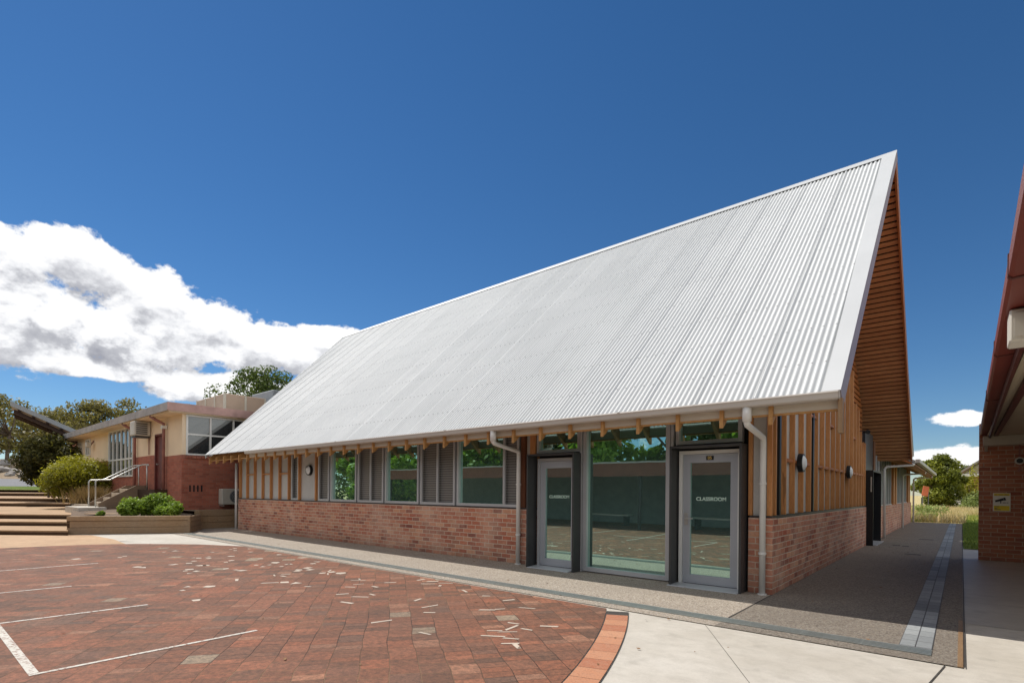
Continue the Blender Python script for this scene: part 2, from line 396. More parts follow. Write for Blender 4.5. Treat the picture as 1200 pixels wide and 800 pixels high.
class MB:
    def __init__(self): self.v = []; self.f = []
    def quad(self, a, b, c, d):
        i = len(self.v); self.v += [tuple(a), tuple(b), tuple(c), tuple(d)]; self.f.append((i, i + 1, i + 2, i + 3)); return self
    def poly(self, pts):
        i = len(self.v); self.v += [tuple(p) for p in pts]; self.f.append(tuple(range(i, i + len(pts)))); return self
    def hexa(self, p):
        i = len(self.v); self.v += [tuple(q) for q in p]
        for q in ((0, 3, 2, 1), (4, 5, 6, 7), (0, 1, 5, 4), (1, 2, 6, 5), (2, 3, 7, 6), (3, 0, 4, 7)):
            self.f.append(tuple(i + k for k in q))
        return self
    def box(self, x0, x1, y0, y1, z0, z1):
        return self.hexa([(x0, y0, z0), (x1, y0, z0), (x1, y1, z0), (x0, y1, z0), (x0, y0, z1), (x1, y0, z1), (x1, y1, z1), (x0, y1, z1)])
    def bar(self, a, b, w, h, up=(0, 0, 1)):
        a = Vector(a); b = Vector(b); d = (b - a).normalized(); up = Vector(up)
        s = d.cross(up).normalized() * (w / 2); t = s.cross(d).normalized() * (h / 2)
        return self.hexa([a - s - t, a + s - t, b + s - t, b - s - t, a - s + t, a + s + t, b + s + t, b - s + t])
    def prism(self, pts, off):
        """polygon pts extruded by vector off"""
        n = len(pts); i = len(self.v); off = Vector(off)
        self.v += [tuple(p) for p in pts] + [tuple(Vector(p) + off) for p in pts]
        self.f.append(tuple(i + k for k in range(n))); self.f.append(tuple(i + n + k for k in reversed(range(n))))
        for k in range(n):
            self.f.append((i + (k + 1) % n, i + k, i + n + k, i + n + (k + 1) % n))
        return self
    def tube(self, pts, r, seg=10, r1=None, caps=True):
        pts = [Vector(p) for p in pts]; m = len(pts); i0 = len(self.v); prev = None
        for k, p in enumerate(pts):
            if k == 0: d = pts[1] - p
            elif k == m - 1: d = p - pts[k - 1]
            else: d = (pts[k + 1] - p).normalized() + (p - pts[k - 1]).normalized()
            d.normalize()
            if prev is None:
                prev = d.orthogonal().normalized()
            s = (prev - d * prev.dot(d)).normalized(); prev = s
            t = d.cross(s)
            rr = r if r1 is None else r + (r1 - r) * k / (m - 1)
            for q in range(seg):
                an = 2 * PI * q / seg
                self.v.append(tuple(p + s * (math.cos(an) * rr) + t * (math.sin(an) * rr)))
        for k in range(m - 1):
            for q in range(seg):
                a = i0 + k * seg + q; b = i0 + k * seg + (q + 1) % seg
                self.f.append((a, b, b + seg, a + seg))
        if caps:
            self.f.append(tuple(i0 + q for q in reversed(range(seg))))
            self.f.append(tuple(i0 + (m - 1) * seg + q for q in range(seg)))
        return self
    def disc(self, c, axis, r, h, seg=24, r2=None):
        c = Vector(c); a = Vector(axis).normalized()
        return self.tube([c, c + a * h], r, seg, r if r2 is None else r2)
    def build(self, name, mat, parent=None, bevel=0.0, smooth=False, base=None, recalc=True):
        b = Vector(base) if base is not None else base_of(parent)
        me = bpy.data.meshes.new(name)
        me.from_pydata([tuple(Vector(p) - b) for p in self.v], [], self.f)
        if recalc or bevel:
            bm = bmesh.new(); bm.from_mesh(me)
            if bevel:
                bmesh.ops.bevel(bm, geom=list(bm.edges), offset=bevel, segments=1, affect='EDGES', profile=.5)
            if recalc: bmesh.ops.recalc_face_normals(bm, faces=list(bm.faces))
            bm.to_mesh(me); bm.free()
        me.materials.append(mat)
        if smooth:
            me.polygons.foreach_set('use_smooth', [True] * len(me.polygons))
        o = bpy.data.objects.new(name, me); COL.objects.link(o)
        if parent is not None: o.parent = parent
        else: o.location = b
        o['_base'] = tuple(b)
        return o

def thing(name, label, cat, loc, group=None):
    o = bpy.data.objects.new(name, None); COL.objects.link(o)
    o.empty_display_size = .3
    o.location = loc; o['_base'] = tuple(loc); o['label'] = label; o['category'] = cat
    if group: o['group'] = group
    return o
def tag(o, label, cat, group=None):
    o['label'] = label; o['category'] = cat
    if group: o['group'] = group
    return o
def struct(o):
    o['kind'] = 'structure'; return o

def text(body, size, mat, name, parent, loc, rotz=0.0, depth=.002):
    cu = bpy.data.curves.new(name, 'FONT'); cu.body = body; cu.size = size; cu.extrude = depth
    cu.align_x = 'CENTER'; cu.align_y = 'CENTER'; cu.offset = size * .013
    t = bpy.data.objects.new(name, cu); COL.objects.link(t)
    bpy.context.view_layer.update()
    me = bpy.data.meshes.new_from_object(t.evaluated_get(bpy.context.evaluated_depsgraph_get()))
    bpy.data.objects.remove(t)
    me.transform(Matrix.Translation(Vector(loc) - base_of(parent)) @ Matrix.Rotation(rotz, 4, 'Z') @ Matrix.Rotation(PI / 2, 4, 'X'))
    me.materials.clear(); me.materials.append(mat); me.name = name
    o = bpy.data.objects.new(name, me); COL.objects.link(o); o.parent = parent; o['_base'] = tuple(base_of(parent))
    return o

def leaves(name, mat, clumps, size, parent=None, base=(0, 0, 0), up=.25, shell=.55, aspect=.55, jitter=.5, spiky=.25):
    """clumps: (cx,cy,cz,rx,ry,rz,count,tint). Many leaf-sized quads spread through each clump."""
    P_, N_, T_ = [], [], []
    for (cx, cy, cz, rx, ry, rz, cnt, tint) in clumps:
        d = rng.normal(size=(cnt, 3)); d /= np.linalg.norm(d, axis=1)[:, None]
        r = (shell + (1.08 - shell) * rng.random(cnt) ** .6)[:, None]; r = r + (rng.random((cnt, 1)) > .86) * rng.random((cnt, 1)) * spiky
        P_.append(np.array([cx, cy, cz]) + d * r * np.array([rx, ry, rz]))
        nn = d * .7 + rng.normal(size=(cnt, 3)) * .55; nn[:, 2] += up
        N_.append(nn / np.linalg.norm(nn, axis=1)[:, None])
        T_.append(np.clip(tint + rng.normal(size=cnt) * .16 + (r[:, 0] - .85) * .5 + d[:, 2] * .18, 0, 1))
    P_ = np.concatenate(P_); N_ = np.concatenate(N_); T_ = np.concatenate(T_)
    n = len(P_)
    a = rng.normal(size=(n, 3)); s = np.cross(N_, a); s /= np.linalg.norm(s, axis=1)[:, None]; t = np.cross(N_, s)
    sz = (size * (1 - jitter / 2 + jitter * rng.random(n)))[:, None]
    s *= sz * aspect; t *= sz
    V = np.stack([P_ - t, P_ + s * .9 - t * .1, P_ + t, P_ - s * .9 - t * .1], 1).reshape(-1, 3) - np.array(base)
    me = bpy.data.meshes.new(name)
    me.vertices.add(4 * n); me.vertices.foreach_set('co', V.ravel().astype(np.float32))
    me.loops.add(4 * n); me.loops.foreach_set('vertex_index', np.arange(4 * n, dtype=np.int32))
    me.polygons.add(n); me.polygons.foreach_set('loop_start', np.arange(0, 4 * n, 4, dtype=np.int32))
    me.update(calc_edges=True)
    at = me.attributes.new('tint', 'FLOAT_COLOR', 'POINT')
    c = np.repeat(T_, 4); cc = np.stack([c, c, c, np.ones_like(c)], 1)
    at.data.foreach_set('color', cc.ravel().astype(np.float32))
    me.materials.append(mat)
    o = bpy.data.objects.new(name, me); COL.objects.link(o); o['_base'] = tuple(base)
    if parent is not None: o.parent = parent
    else: o.location = base
    return o

def blades(name, mat, pts, hmin, hmax, w, parent=None, base=(0, 0, 0), lean=.35, tints=None):
    pts = np.array(pts); n = len(pts)
    h = hmin + (hmax - hmin) * rng.random(n); an = rng.random(n) * 2 * PI
    s = np.stack([np.cos(an), np.sin(an), np.zeros(n)], 1) * (w * (.6 + .8 * rng.random(n)))[:, None]
    ln = rng.normal(size=(n, 3)) * lean * h[:, None]; ln[:, 2] = h
    V = np.stack([pts - s, pts + s, pts + s * .7 + ln * .6, pts + ln], 1).reshape(-1, 3) - np.array(base)
    me = bpy.data.meshes.new(name)
    me.vertices.add(4 * n); me.vertices.foreach_set('co', V.ravel().astype(np.float32))
    me.loops.add(4 * n); me.loops.foreach_set('vertex_index', np.arange(4 * n, dtype=np.int32))
    me.polygons.add(n); me.polygons.foreach_set('loop_start', np.arange(0, 4 * n, 4, dtype=np.int32))
    me.update(calc_edges=True)
    at = me.attributes.new('tint', 'FLOAT_COLOR', 'POINT')
    t = np.clip((tints if tints is not None else rng.random(n)), 0, 1)
    c = np.repeat(t, 4); at.data.foreach_set('color', np.stack([c, c, c, np.ones_like(c)], 1).ravel().astype(np.float32))
    me.materials.append(mat)
    o = bpy.data.objects.new(name, me); COL.objects.link(o); o['_base'] = tuple(base)
    if parent is not None: o.parent = parent
    else: o.location = base
    return o

# ------------------------------------------------------------------ camera
YAW = math.radians(40.5); ROLL = math.atan(.008); F = 617.0; EYE = 1.38
FWD = Vector((-math.sin(YAW), math.cos(YAW), 0)); RGT = Vector((math.cos(YAW), math.sin(YAW), 0))
cam_d = bpy.data.cameras.new('camera'); cam = bpy.data.objects.new('camera', cam_d); COL.objects.link(cam)
cam_d.sensor_fit = 'HORIZONTAL'; cam_d.sensor_width = 36; cam_d.lens = 36 * F / 1200
cam_d.shift_x = 0; cam_d.shift_y = (575.6 - 400) / 1200
cam_d.clip_start = .05; cam_d.clip_end = 3000
cr, sr = math.cos(ROLL), math.sin(ROLL)
xr = RGT * cr + Vector((0, 0, 1)) * sr; yr = RGT * -sr + Vector((0, 0, 1)) * cr
cam.matrix_world = Matrix(((xr.x, yr.x, -FWD.x, 0), (xr.y, yr.y, -FWD.y, 0), (xr.z, yr.z, -FWD.z, EYE), (0, 0, 0, 1)))
S.camera = cam

# ------------------------------------------------------------------ sky and sun
SUN_EL = math.radians(55); SUN_DIR = Vector((-math.cos(SUN_EL), -.03, math.sin(SUN_EL))).normalized()
sun_d = bpy.data.lights.new('sun', 'SUN'); sun_d.energy = 4.6; sun_d.angle = math.radians(.5); sun_d.color = (1, .955, .88)
sun = bpy.data.objects.new('sun', sun_d); COL.objects.link(sun)
sun.rotation_euler = (-SUN_DIR).to_track_quat('-Z', 'Y').to_euler(); sun.location = (-30, 0, 40)

def make_world():
    w = bpy.data.worlds.new('World'); S.world = w; w.use_nodes = True
    n = NT.__new__(NT); n.t = w.node_tree; n.t.nodes.clear()
    out = n.node('ShaderNodeOutputWorld')
    sky = n.node('ShaderNodeTexSky'); sky.sky_type = 'NISHITA'; sky.sun_disc = False
    sky.sun_elevation = SUN_EL; sky.sun_rotation = math.radians(SKYROT)
    sky.altitude = 900; sky.air_density = 1.0; sky.dust_density = .05; sky.ozone_density = 5.0
    hs = n.node('ShaderNodeHueSaturation'); n.put(hs.inputs['Color'], sky.outputs[0])
    hs.inputs['Saturation'].default_value = 1.2; hs.inputs['Value'].default_value = .90
    d = n.node('ShaderNodeTexCoord').outputs['Generated']
    d = n.vm('NORMALIZE', d)
    blobs = [(80.2, 18.6, 3.9, 2.0), (85.5, 17.6, 3.6, 1.9), (75.4, 16.8, 3.8, 2.3), (86, 12.8, 9.0, 3.3), (71.0, 14.9, 4.8, 2.4), (66.8, 13.6, 5.6, 2.3), (76, 12.9, 8.0, 2.3),
             (59.4, 14.9, 3.6, 1.5), (62.5, 13.4, 5, 1.9), (79, 10.2, 5.5, .9), (69.0, 9.4, 6.0, 1.5), (.4, 6.3, 2.0, .7), (-1.0, 3.0, 6.0, 1.2),
             (105, 16, 12, 5), (140, 36, 34, 26), (-165, 40, 36, 30), (-110, 38, 36, 30), (-55, 38, 36, 28)]  # the wide clouds lie out of frame, added as fill light for shaded walls
    def field(v):
        s_ = n.sep(v)
        az = n.m('MULTIPLY', n.m('ARCTAN2', n.m('MULTIPLY', s_[0], -1.0), s_[1]), 180 / PI)
        el = n.m('MULTIPLY', n.m('ARCSINE', s_[2]), 180 / PI)
        fld = None
        for (a, e, ra, re) in blobs:
            q = n.m('SUBTRACT', 1.0, n.m('ADD', n.m('POWER', n.m('DIVIDE', n.m('SUBTRACT', az, a), ra), 2.0), n.m('POWER', n.m('DIVIDE', n.m('SUBTRACT', el, e), re), 2.0)))
            q = n.m('MAXIMUM', q, -1.5)
            fld = q if fld is None else n.node_smax(fld, q)
        return fld
    def billow(v, sc, det):
        a = n.noise(v, sc, det, .56)
        return n.m('SUBTRACT', 1.0, n.m('MULTIPLY', n.m('ABSOLUTE', n.m('SUBTRACT', a, .5)), 4.0))
    def hgt(dv, det=8):
        v = n.vm('MULTIPLY', dv, (1, 1, 1.5))
        bl = n.m('ADD', n.m('MULTIPLY', billow(v, 7.5, det), .5), n.m('MULTIPLY', n.noise(v, 24, det, .65), 1.0))
        return n.m('ADD', field(dv), n.m('MULTIPLY', n.m('SUBTRACT', bl, .74), 2.3))
    up = n.vm('NORMALIZE', n.vm('ADD', d, (-.012, -.006, .030)))
    h1 = hgt(d); h2 = hgt(up, 4)
    sm = n.node('ShaderNodeMapRange'); sm.interpolation_type = 'SMOOTHSTEP'
    n.put(sm.inputs[0], h1); sm.inputs[1].default_value = -.05; sm.inputs[2].default_value = .42
    dens = sm.outputs[0]
    lit = n.m('ADD', n.m('MULTIPLY', n.m('SUBTRACT', h1, h2), .34), .70)
    low = n.noise(n.vm('MULTIPLY', n.vm('ADD', d, (.3, .1, .02)), (1, 1, 2.0)), 3.6, 3, .5)
    thick = n.rng(h2, .35, 1.3, 0, 1)
    lit = n.m('SUBTRACT', lit, n.m('MULTIPLY', thick, n.rng(low, .38, .66, 0, .44)))
    lit = n.m('ADD', lit, n.m('MULTIPLY', n.m('SUBTRACT', 1.0, thick), .22))
    ccol = n.ramp(lit, [(0, (.36, .37, .42)), (.3, (.52, .53, .57)), (.6, (.84, .85, .88)), (.85, (1, 1, 1))])
    b1 = n.node('ShaderNodeBackground'); n.t.links.new(hs.outputs[0], b1.inputs[0]); b1.inputs[1].default_value = SKYSTR
    b2 = n.node('ShaderNodeBackground'); n.t.links.new(ccol, b2.inputs[0]); b2.inputs[1].default_value = 1.06
    mx = n.node('ShaderNodeMixShader'); n.put(mx.inputs[0], dens)
    n.t.links.new(b1.outputs[0], mx.inputs[1]); n.t.links.new(b2.outputs[0], mx.inputs[2])
    n.t.links.new(mx.outputs[0], out.inputs[0])
def _smax(self, a, b):
    q = self.node('ShaderNodeMath', operation='SMOOTH_MAX'); self.put(q.inputs[0], a); self.put(q.inputs[1], b); q.inputs[2].default_value = .25
    return q.outputs[0]
NT.node_smax = _smax
SKYROT = -90.0; SKYSTR = .10
make_world()

# ------------------------------------------------------------------ ground
def sheet(name, pts, z, mat):
    return struct(MB().poly([(x, y, z) for x, y in pts]).build(name, mat, recalc=False))
g = sheet('ground', [(-900, -900), (900, -900), (900, 900), (-900, 900)], -.05, M['meadow'])
# plaza slabs
sheet('concrete_paving', [(-26, -14), (9, -14), (9, 18.4), (.02, 18.4), (.02, 5.54), (-1.0, 5.54), (-19.5, 5.54), (-19.5, 10), (-26, 10)], -.004, M['concrete'])
sheet('walkway_paving', [(.02, 7.5), (9, 7.5), (9, 18.4), (.02, 18.4)], .0, M['concrete_smooth'])
# tan concrete at the foot of the steps
sheet('tan_paving', [(-24, -8), (-16.9, -8), (-16.62, 1.5), (-16.25, 3.0), (-15.75, 3.72), (-17.4, 3.85), (-19.4, 3.75), (-20.2, 3.3), (-24, 0)], .0, M['concrete_tan'])
# big curved area of brick paving
cx, cy, RO = -14.1, -.57, 12.72
right = []
for k in range(60):
    a = math.radians(29.2 - k * 1.0)
    right.append((cx + (RO - .25) * math.cos(a), cy + (RO - .25) * math.sin(a)))
left = [(-16.6, 1.55), (-16.42, 2.25), (-16.22, 3.01), (-15.62, 3.91), (-14.5, 4.88), (-13.2, 5.49)]
pts = left + [(-3.2, 5.49)] + [p for p in right if p[1] < 5.48 and p[1] > -6] + [(-17.2, -6)]
sheet('brick_paving', pts[::-1], .004, M['paving'])
mb = MB(); a = 28.6
while a > -30:
    da = math.degrees(.236 / RO); a0 = math.radians(a); a1 = math.radians(a - da + .022); a -= da
    if cy + RO * math.sin(a0) > 5.47: continue
    q = [(cx + r * math.cos(t), cy + r * math.sin(t), .008) for r, t in ((RO - .235, a0), (RO, a0), (RO, a1), (RO - .235, a1))]
    mb.quad(*q)
struct(mb.build('paving_border', M['border']))
mb = MB()
N = 60
for k in range(N):
    a0 = math.radians(28.4 - 58 * k / N); a1 = math.radians(28.4 - 58 * (k + 1) / N)
    for r0, r1 in ((RO - .243, RO + .006),):
        mb.quad(*[(cx + r * math.cos(t), cy + r * math.sin(t), .0055) for r, t in ((r0, a0), (r1, a0), (r1, a1), (r0, a1))])
struct(mb.build('paving_joint', M['joint']))
# exposed aggregate strip and alley
sheet('aggregate_path', [(-20.5, 5.54), (-1.95, 5.54), (-1.95, 8.1), (-20.5, 8.1)], .004, M['aggregate'])
sheet('alley_path', [(-1.95, 5.54), (.02, 5.54), (.02, 33.3), (-2.6, 33.3), (-2.6, 8.1), (-1.95, 8.1)], .004, M['aggregate_dark'])
mb = MB()
mb.quad((-1.96, 5.95, .008), (-1.945, 5.95, .008), (-1.945, 7.73, .008), (-1.96, 7.73, .008))
mb.quad((.024, 5.54, .008), (.032, 5.54, .008), (.032, 33, .008), (.024, 33, .008))
mb.quad((-.1, 5.52, .002), (-.09, 5.52, .002), (-.55, 2.0, .002), (-.56, 2.0, .002))
mb.quad((-2.05, 5.54, .002), (-2.045, 5.54, .002), (-.9, 3.6, .002), (-.905, 3.6, .002))
mb.quad((-16.2, 4.0, .002), (-16.23, 4.0, .002), (-16.75, 3.83, .002), (-16.73, 3.8, .002))
mb.quad((.03, 9.0, .006), (.03, 9.006, .006), (4, 9.006, .006), (4, 9.0, .006))
struct(mb.build('slab_joint', M['joint']))
struct(MB().box(-.018, .018, 5.545, 7.6, -.03, .007).build('rusty_edge_strip', wood('rust_stained_edge', (.26, .15, .07), (.34, .22, .12), 1)))
sheet('paver_strip', [(-.43, 5.98), (-.19, 5.98), (-.19, 33), (-.43, 33)], .0085, M['strip'])
dg = thing('drain_grate', 'long slotted steel strip drain between brick paving and aggregate path', 'drain', (-9, 5.85, 0))
MB().quad((-18.2, 5.75, .0085), (-.19, 5.75, .0085), (-.19, 5.95, .0085), (-18.2, 5.95, .0085)).build('channel', M['grate_dark'], dg)
mb = MB()
for yy in (5.752, 5.797, 5.842, 5.887, 5.928): mb.box(-18.2, -.19, yy, yy + .019, .0, .014)
x = -18.2
while x < -.2:
    mb.box(x, x + .006, 5.755, 5.945, .0, .0095); x += .5
mb.build('grate_bars', M['grate'], dg)
# small floor outlets in the alley
for k, (px, py, w) in enumerate(((-1.42, 17.6, .16), (-1.2, 17.45, .14), (-1.0, 15.2, .3), (-1.0, 20.6, .35))):
    fo = MB().box(px, px + w, py, py + .12, .0, .0075).build('floor_outlet', M['grate_dark'], base=(px, py, 0))
    tag(fo, ['small dark floor outlet nearest the black doorway', 'small dark floor outlet just right of the one by the doorway', 'dark slot outlet in alley in front of the doorway, nearest the viewer', 'dark slot outlet in alley furthest along, beyond the doorway'][k], 'floor outlet', 'dark outlets set in the alley paving')
# lawn strip by the alley
sheet('lawn', [(.04, 17.75), (7, 17.75), (7, 60), (.04, 60)], .012, M['lawn'])
# painted lines
def pline(a, b, w=.05):
    a = Vector((*a, .0075)); b = Vector((*b, .0075)); d = (b - a).normalized(); s = Vector((-d.y, d.x, 0)) * w / 2
    return (a - s, b - s, b + s, a + s)
mb = MB()
for a, b, w in (((-12.03, -1.5), (-12.04, 2.42), .055), ((-9.62, -1.5), (-9.48, 1.61), .05), ((-7.5, -1.5), (-7.33, 1.95), .05), ((-5.19, .64), (-5.23, 2.3), .042), ((-8.5, .65), (-5.215, .67), .062)):
    mb.quad(*pline(a, b, w))
struct(mb.build('line_marking', M['line']))
# pale broken tile chips laid into the brick paving
mb = MB()
chips = [(-10.97, 2.77), (-12.9, 3.03), (-10.84, 2.8), (-9.89, 3.16), (-10.39, 3.57), (-11.34, 4.04), (-12.83, 5.12), (-9.73, 3.27), (-8.06, 2.89), (-7.64, 3.76), (-7.44, 3.85), (-7.19, 2.42), (-8.02, 2.53)]
for k in range(46): chips.append((random.gauss(-10.2, 1.5), random.gauss(4.3, .8)))
def gp(px, py):
    dx = px - 600; dy = py - 575.6; u = dx * cr + dy * sr; v = -dx * sr + dy * cr
    d = EYE * F / v; return ((FWD * d + RGT * (u / F * d)).x, (FWD * d + RGT * (u / F * d)).y)
slivers = [(-6.35, 5.28, .35), (-6.1, 5.3, .2), (-6.0, 5.12, -.4), (-5.75, 5.14, -.2), (-5.85, 5.34, .9), (-5.2, 5.1, -.5), (-4.75, 5.05, -.6), (-4.35, 5.05, -.5), (-3.9, 4.85, -.3), (-4.1, 4.6, .8), (-3.55, 4.2, -.6), (-3.3, 4.1, -.5), (-3.2, 4.35, -.7), (-3.38, 3.9, -.5), (-3.5, 3.85, .6), (-3.2, 3.75, -.55), (-3.1, 3.62, -.4), (-3.0, 3.6, .9), (-3.45, 4.05, .3), (-7.0, 4.6, .8), (-6.6, 4.2, -.3), (-5.9, 3.9, .5)]
for (x, y) in chips:
    if y > 5.4: continue
    r = random.uniform(.05, .11); n_ = random.choice((4, 4, 5, 3)); a0 = random.random() * 6
    p = [(x + r * random.uniform(.6, 1.1) * math.cos(a0 + 2 * PI * k / n_), y + r * random.uniform(.6, 1.1) * math.sin(a0 + 2 * PI * k / n_), .0072) for k in range(n_)]
    mb.poly(p)
for k in range(22): slivers.append((random.uniform(-8.8, -3.3), 0, 0))
slivers = [(x, y if y else random.uniform(3.2, 5.2), a) for x, y, a in slivers]
for (x, y, a) in slivers:
    L = random.uniform(.05, .13); w = random.uniform(.014, .032); a = math.radians(40.5) + random.gauss(-.15, .7)
    d = Vector((math.cos(a), math.sin(a), 0)); s = Vector((-d.y, d.x, 0)); c = Vector((x, y, .0072))
    mb.poly([c - d * L - s * w * random.uniform(.1, .8), c + d * L * random.uniform(.8, 1) - s * w, c + d * L + s * w * random.uniform(.1, .9), c - d * L * random.uniform(.7, 1) + s * w])
struct(mb.build('paving_inlay', M['chip']))

# a few fallen leaves
lf = []
for k in range(120): lf.append((random.uniform(-16, 2), random.uniform(1.0, 6.4), .012))
for k in range(60): lf.append((random.uniform(-1.9, -.5), random.uniform(7.5, 20), .012))
for k in range(50): lf.append((random.uniform(-19, -3), random.uniform(7.3, 7.7), .012))
m = MB()
for (x, y, z) in lf:
    a = random.uniform(0, 6.28); L = random.uniform(.012, .03); d = Vector((math.cos(a), math.sin(a), 0)); s_ = Vector((-d.y, d.x, .35)) * .4
    c = Vector((x, y, z)); m.quad(c - d * L, c - s_ * L, c + d * L, c + s_ * L)
fl_ = m.build('leaf_litter', plain('fallen_leaf', (.20, .11, .05), .8, 0, .5, 5), recalc=False); fl_['kind'] = 'stuff'

# ------------------------------------------------------------------ the classroom building
XE, XA, XB = -1.04, -1.08, -1.15            # right verge at front eave, ridge and back eave
YE, ZE, YR, ZR, YB, ZB = 6.93, 2.55, 13.65, 8.58, 20.4, 2.55
SL = (ZR - ZE) / (YR - YE)
XLE, XLR = -19.85, -22.1                    # left verge
cb = thing('classroom_building', 'long brick and timber classroom under a steep white corrugated roof', 'building', (-10.5, 12, 0))
def zfront(y): return ZE + (y - YE) * SL
def zback(y): return ZR - (y - YR) * (ZR - ZB) / (YB - YR)
# corrugated sheets, front and back
nrm = Vector((0, -SL, 1)).normalized()
def corrugated(front):
    V = []; Fc = []
    p = .076; step = p / 8; x = XLR; i = 0
    xs = np.arange(XLR, -1.12, step)
    for x in xs:
        h = .0135 * math.cos(2 * PI * (x + 50) / p)
        lap = .004 if ((x + 50) % .762) < .04 else 0
        t0 = 0.0 if x > XLE else (XLE - x) / (XLE - XLR)
        t1 = .988
        y0 = YE + (YR - YE) * t0; y1 = YE + (YR - YE) * max(t1, t0)
        if front:
            V.append((x, y0 - SL / math.hypot(1, SL) * (h + lap), zfront(y0) + (h + lap) / math.hypot(1, SL)))
            V.append((x, y1 - SL / math.hypot(1, SL) * (h + lap), zfront(y1) + (h + lap) / math.hypot(1, SL)))
        else:
            k = 2 * YR
            V.append((x, k - y0 + h, zfront(y0) + h)); V.append((x, k - y1 + h, zfront(y1) + h))
    m = MB(); m.v = V
    m.f = [(2 * i, 2 * i + 2, 2 * i + 3, 2 * i + 1) if front else (2 * i, 2 * i + 1, 2 * i + 3, 2 * i + 2) for i in range(len(xs) - 1)]
    return m
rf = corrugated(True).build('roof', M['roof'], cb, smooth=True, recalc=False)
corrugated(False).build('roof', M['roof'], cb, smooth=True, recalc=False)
# verge flashing (flat white strip) and ridge capping
def rp(x, y, lift=0.0, front=True):
    z = zfront(y) if front else zback(y)
    return Vector((x, y - (SL if front else -SL) * lift / math.hypot(1, SL), z + lift / math.hypot(1, SL)))
mb = MB()
W_ = .30
mb.hexa([rp(XE - .18, YE - .02, .022), rp(XE, YE - .02, .022), rp(XA, YR, .022), rp(XA - .25, YR, .022),
         rp(XE - .18, YE - .02, .03), rp(XE, YE - .02, .03), rp(XA, YR, .03), rp(XA - .25, YR, .03)])
mb.hexa([rp(XA - W_, YR, .012, False), rp(XA, YR, .012, False), rp(XB, YB, .012, False), rp(XB - W_, YB, .012, False),
         rp(XA - W_, YR, .02, False), rp(XA, YR, .02, False), rp(XB, YB, .02, False), rp(XB - W_, YB, .02, False)])
mb.build('verge_flashing', M['flash'], rf)
mb = MB()
mb.prism([(XA + .002, YR - .16, zfront(YR - .16) + .036), (XA + .002, YR, ZR + .048), (XA + .002, YR + .16, zfront(YR - .16) + .036), (XA + .002, YR, ZR + .026)], (XLR - XA, 0, 0))
mb.build('ridge_capping', M['flash'], rf)
mb = MB()
mb.hexa([(XLE, YE, zfront(YE) - .12), (XLE + .04, YE, zfront(YE) - .12), (XLR + .04, YR, ZR - .12), (XLR, YR, ZR - .12), (XLE, YE, zfront(YE) + .016), (XLE + .04, YE, zfront(YE) + .016), (XLR + .04, YR, ZR + .03), (XLR, YR, ZR + .03)])
mb.build('verge_flashing', M['flash'], rf)
# barge board under the right verge
BD = .25
mb = MB()
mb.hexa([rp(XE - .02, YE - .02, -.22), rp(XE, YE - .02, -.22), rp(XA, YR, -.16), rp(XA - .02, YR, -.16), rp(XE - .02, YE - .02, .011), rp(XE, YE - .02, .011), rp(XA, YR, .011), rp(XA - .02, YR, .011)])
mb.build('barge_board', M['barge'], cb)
mb = MB()
mb.hexa([rp(XA - .05, YR + .05, -.2, False), rp(XA - .01, YR + .05, -.2, False), rp(XB - .01, YB, -.2, False), rp(XB - .05, YB, -.2, False), rp(XA - .05, YR + .05, .01, False), rp(XA - .01, YR + .05, .01, False), rp(XB - .01, YB, .01, False), rp(XB - .05, YB, .01, False)])
mb.build('barge_board', M['timber_y'], cb)
MB().box(XE - .035, XE + .012, YE + .0, YE + .10, 2.07, 2.47).build('barge_end', M['timber_raw'], cb, .004)
# dark sarking and slatted soffit under the back slope, plain boards under the front slope
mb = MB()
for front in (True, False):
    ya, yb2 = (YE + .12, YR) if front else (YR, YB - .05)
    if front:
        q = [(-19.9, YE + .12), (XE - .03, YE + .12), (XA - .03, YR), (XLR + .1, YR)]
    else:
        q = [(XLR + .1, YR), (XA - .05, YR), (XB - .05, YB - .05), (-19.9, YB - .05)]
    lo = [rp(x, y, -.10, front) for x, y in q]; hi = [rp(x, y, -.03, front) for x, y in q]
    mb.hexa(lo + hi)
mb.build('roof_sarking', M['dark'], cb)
mb = MB()
pitch = .142; Ls = math.hypot(YB - YR, ZR - ZB); k = 0
while .3 + k * pitch < Ls - .03:
    s0 = (.3 + k * pitch) / Ls; s1 = (.3 + k * pitch + .098) / Ls; k += 1
    y0 = YR + (YB - YR) * s0; y1 = YR + (YB - YR) * s1
    e0 = XA + (XB - XA) * s0 - .055; e1 = XA + (XB - XA) * s1 - .055
    lo = [rp(-3.2, y0, -.145, False), rp(e0, y0, -.145, False), rp(e1, y1, -.145, False), rp(-3.2, y1, -.145, False)]
    hi = [rp(-3.2, y0, -.108, False), rp(e0, y0, -.108, False), rp(e1, y1, -.108, False), rp(-3.2, y1, -.108, False)]
    mb.hexa(lo + hi)
mb.build('soffit_slats', M['timber_x'], cb)
mb = MB(); k = 0
while .5 + k * pitch < Ls - .3:
    s0 = (.5 + k * pitch) / Ls; s1 = s0 + .098 / Ls; k += 1
    y0 = YR - (YR - YE) * s0; y1 = YR - (YR - YE) * s1
    lo = [rp(-3.2, y0, -.145), rp(XE - .06, y0, -.145), rp(XE - .06, y1, -.145), rp(-3.2, y1, -.145)]
    hi = [rp(-3.2, y0, -.108), rp(XE - .06, y0, -.108), rp(XE - .06, y1, -.108), rp(-3.2, y1, -.108)]
    if y1 > 8.2: mb.hexa(lo + hi)
mb.build('soffit_slats', M['timber_x'], cb)
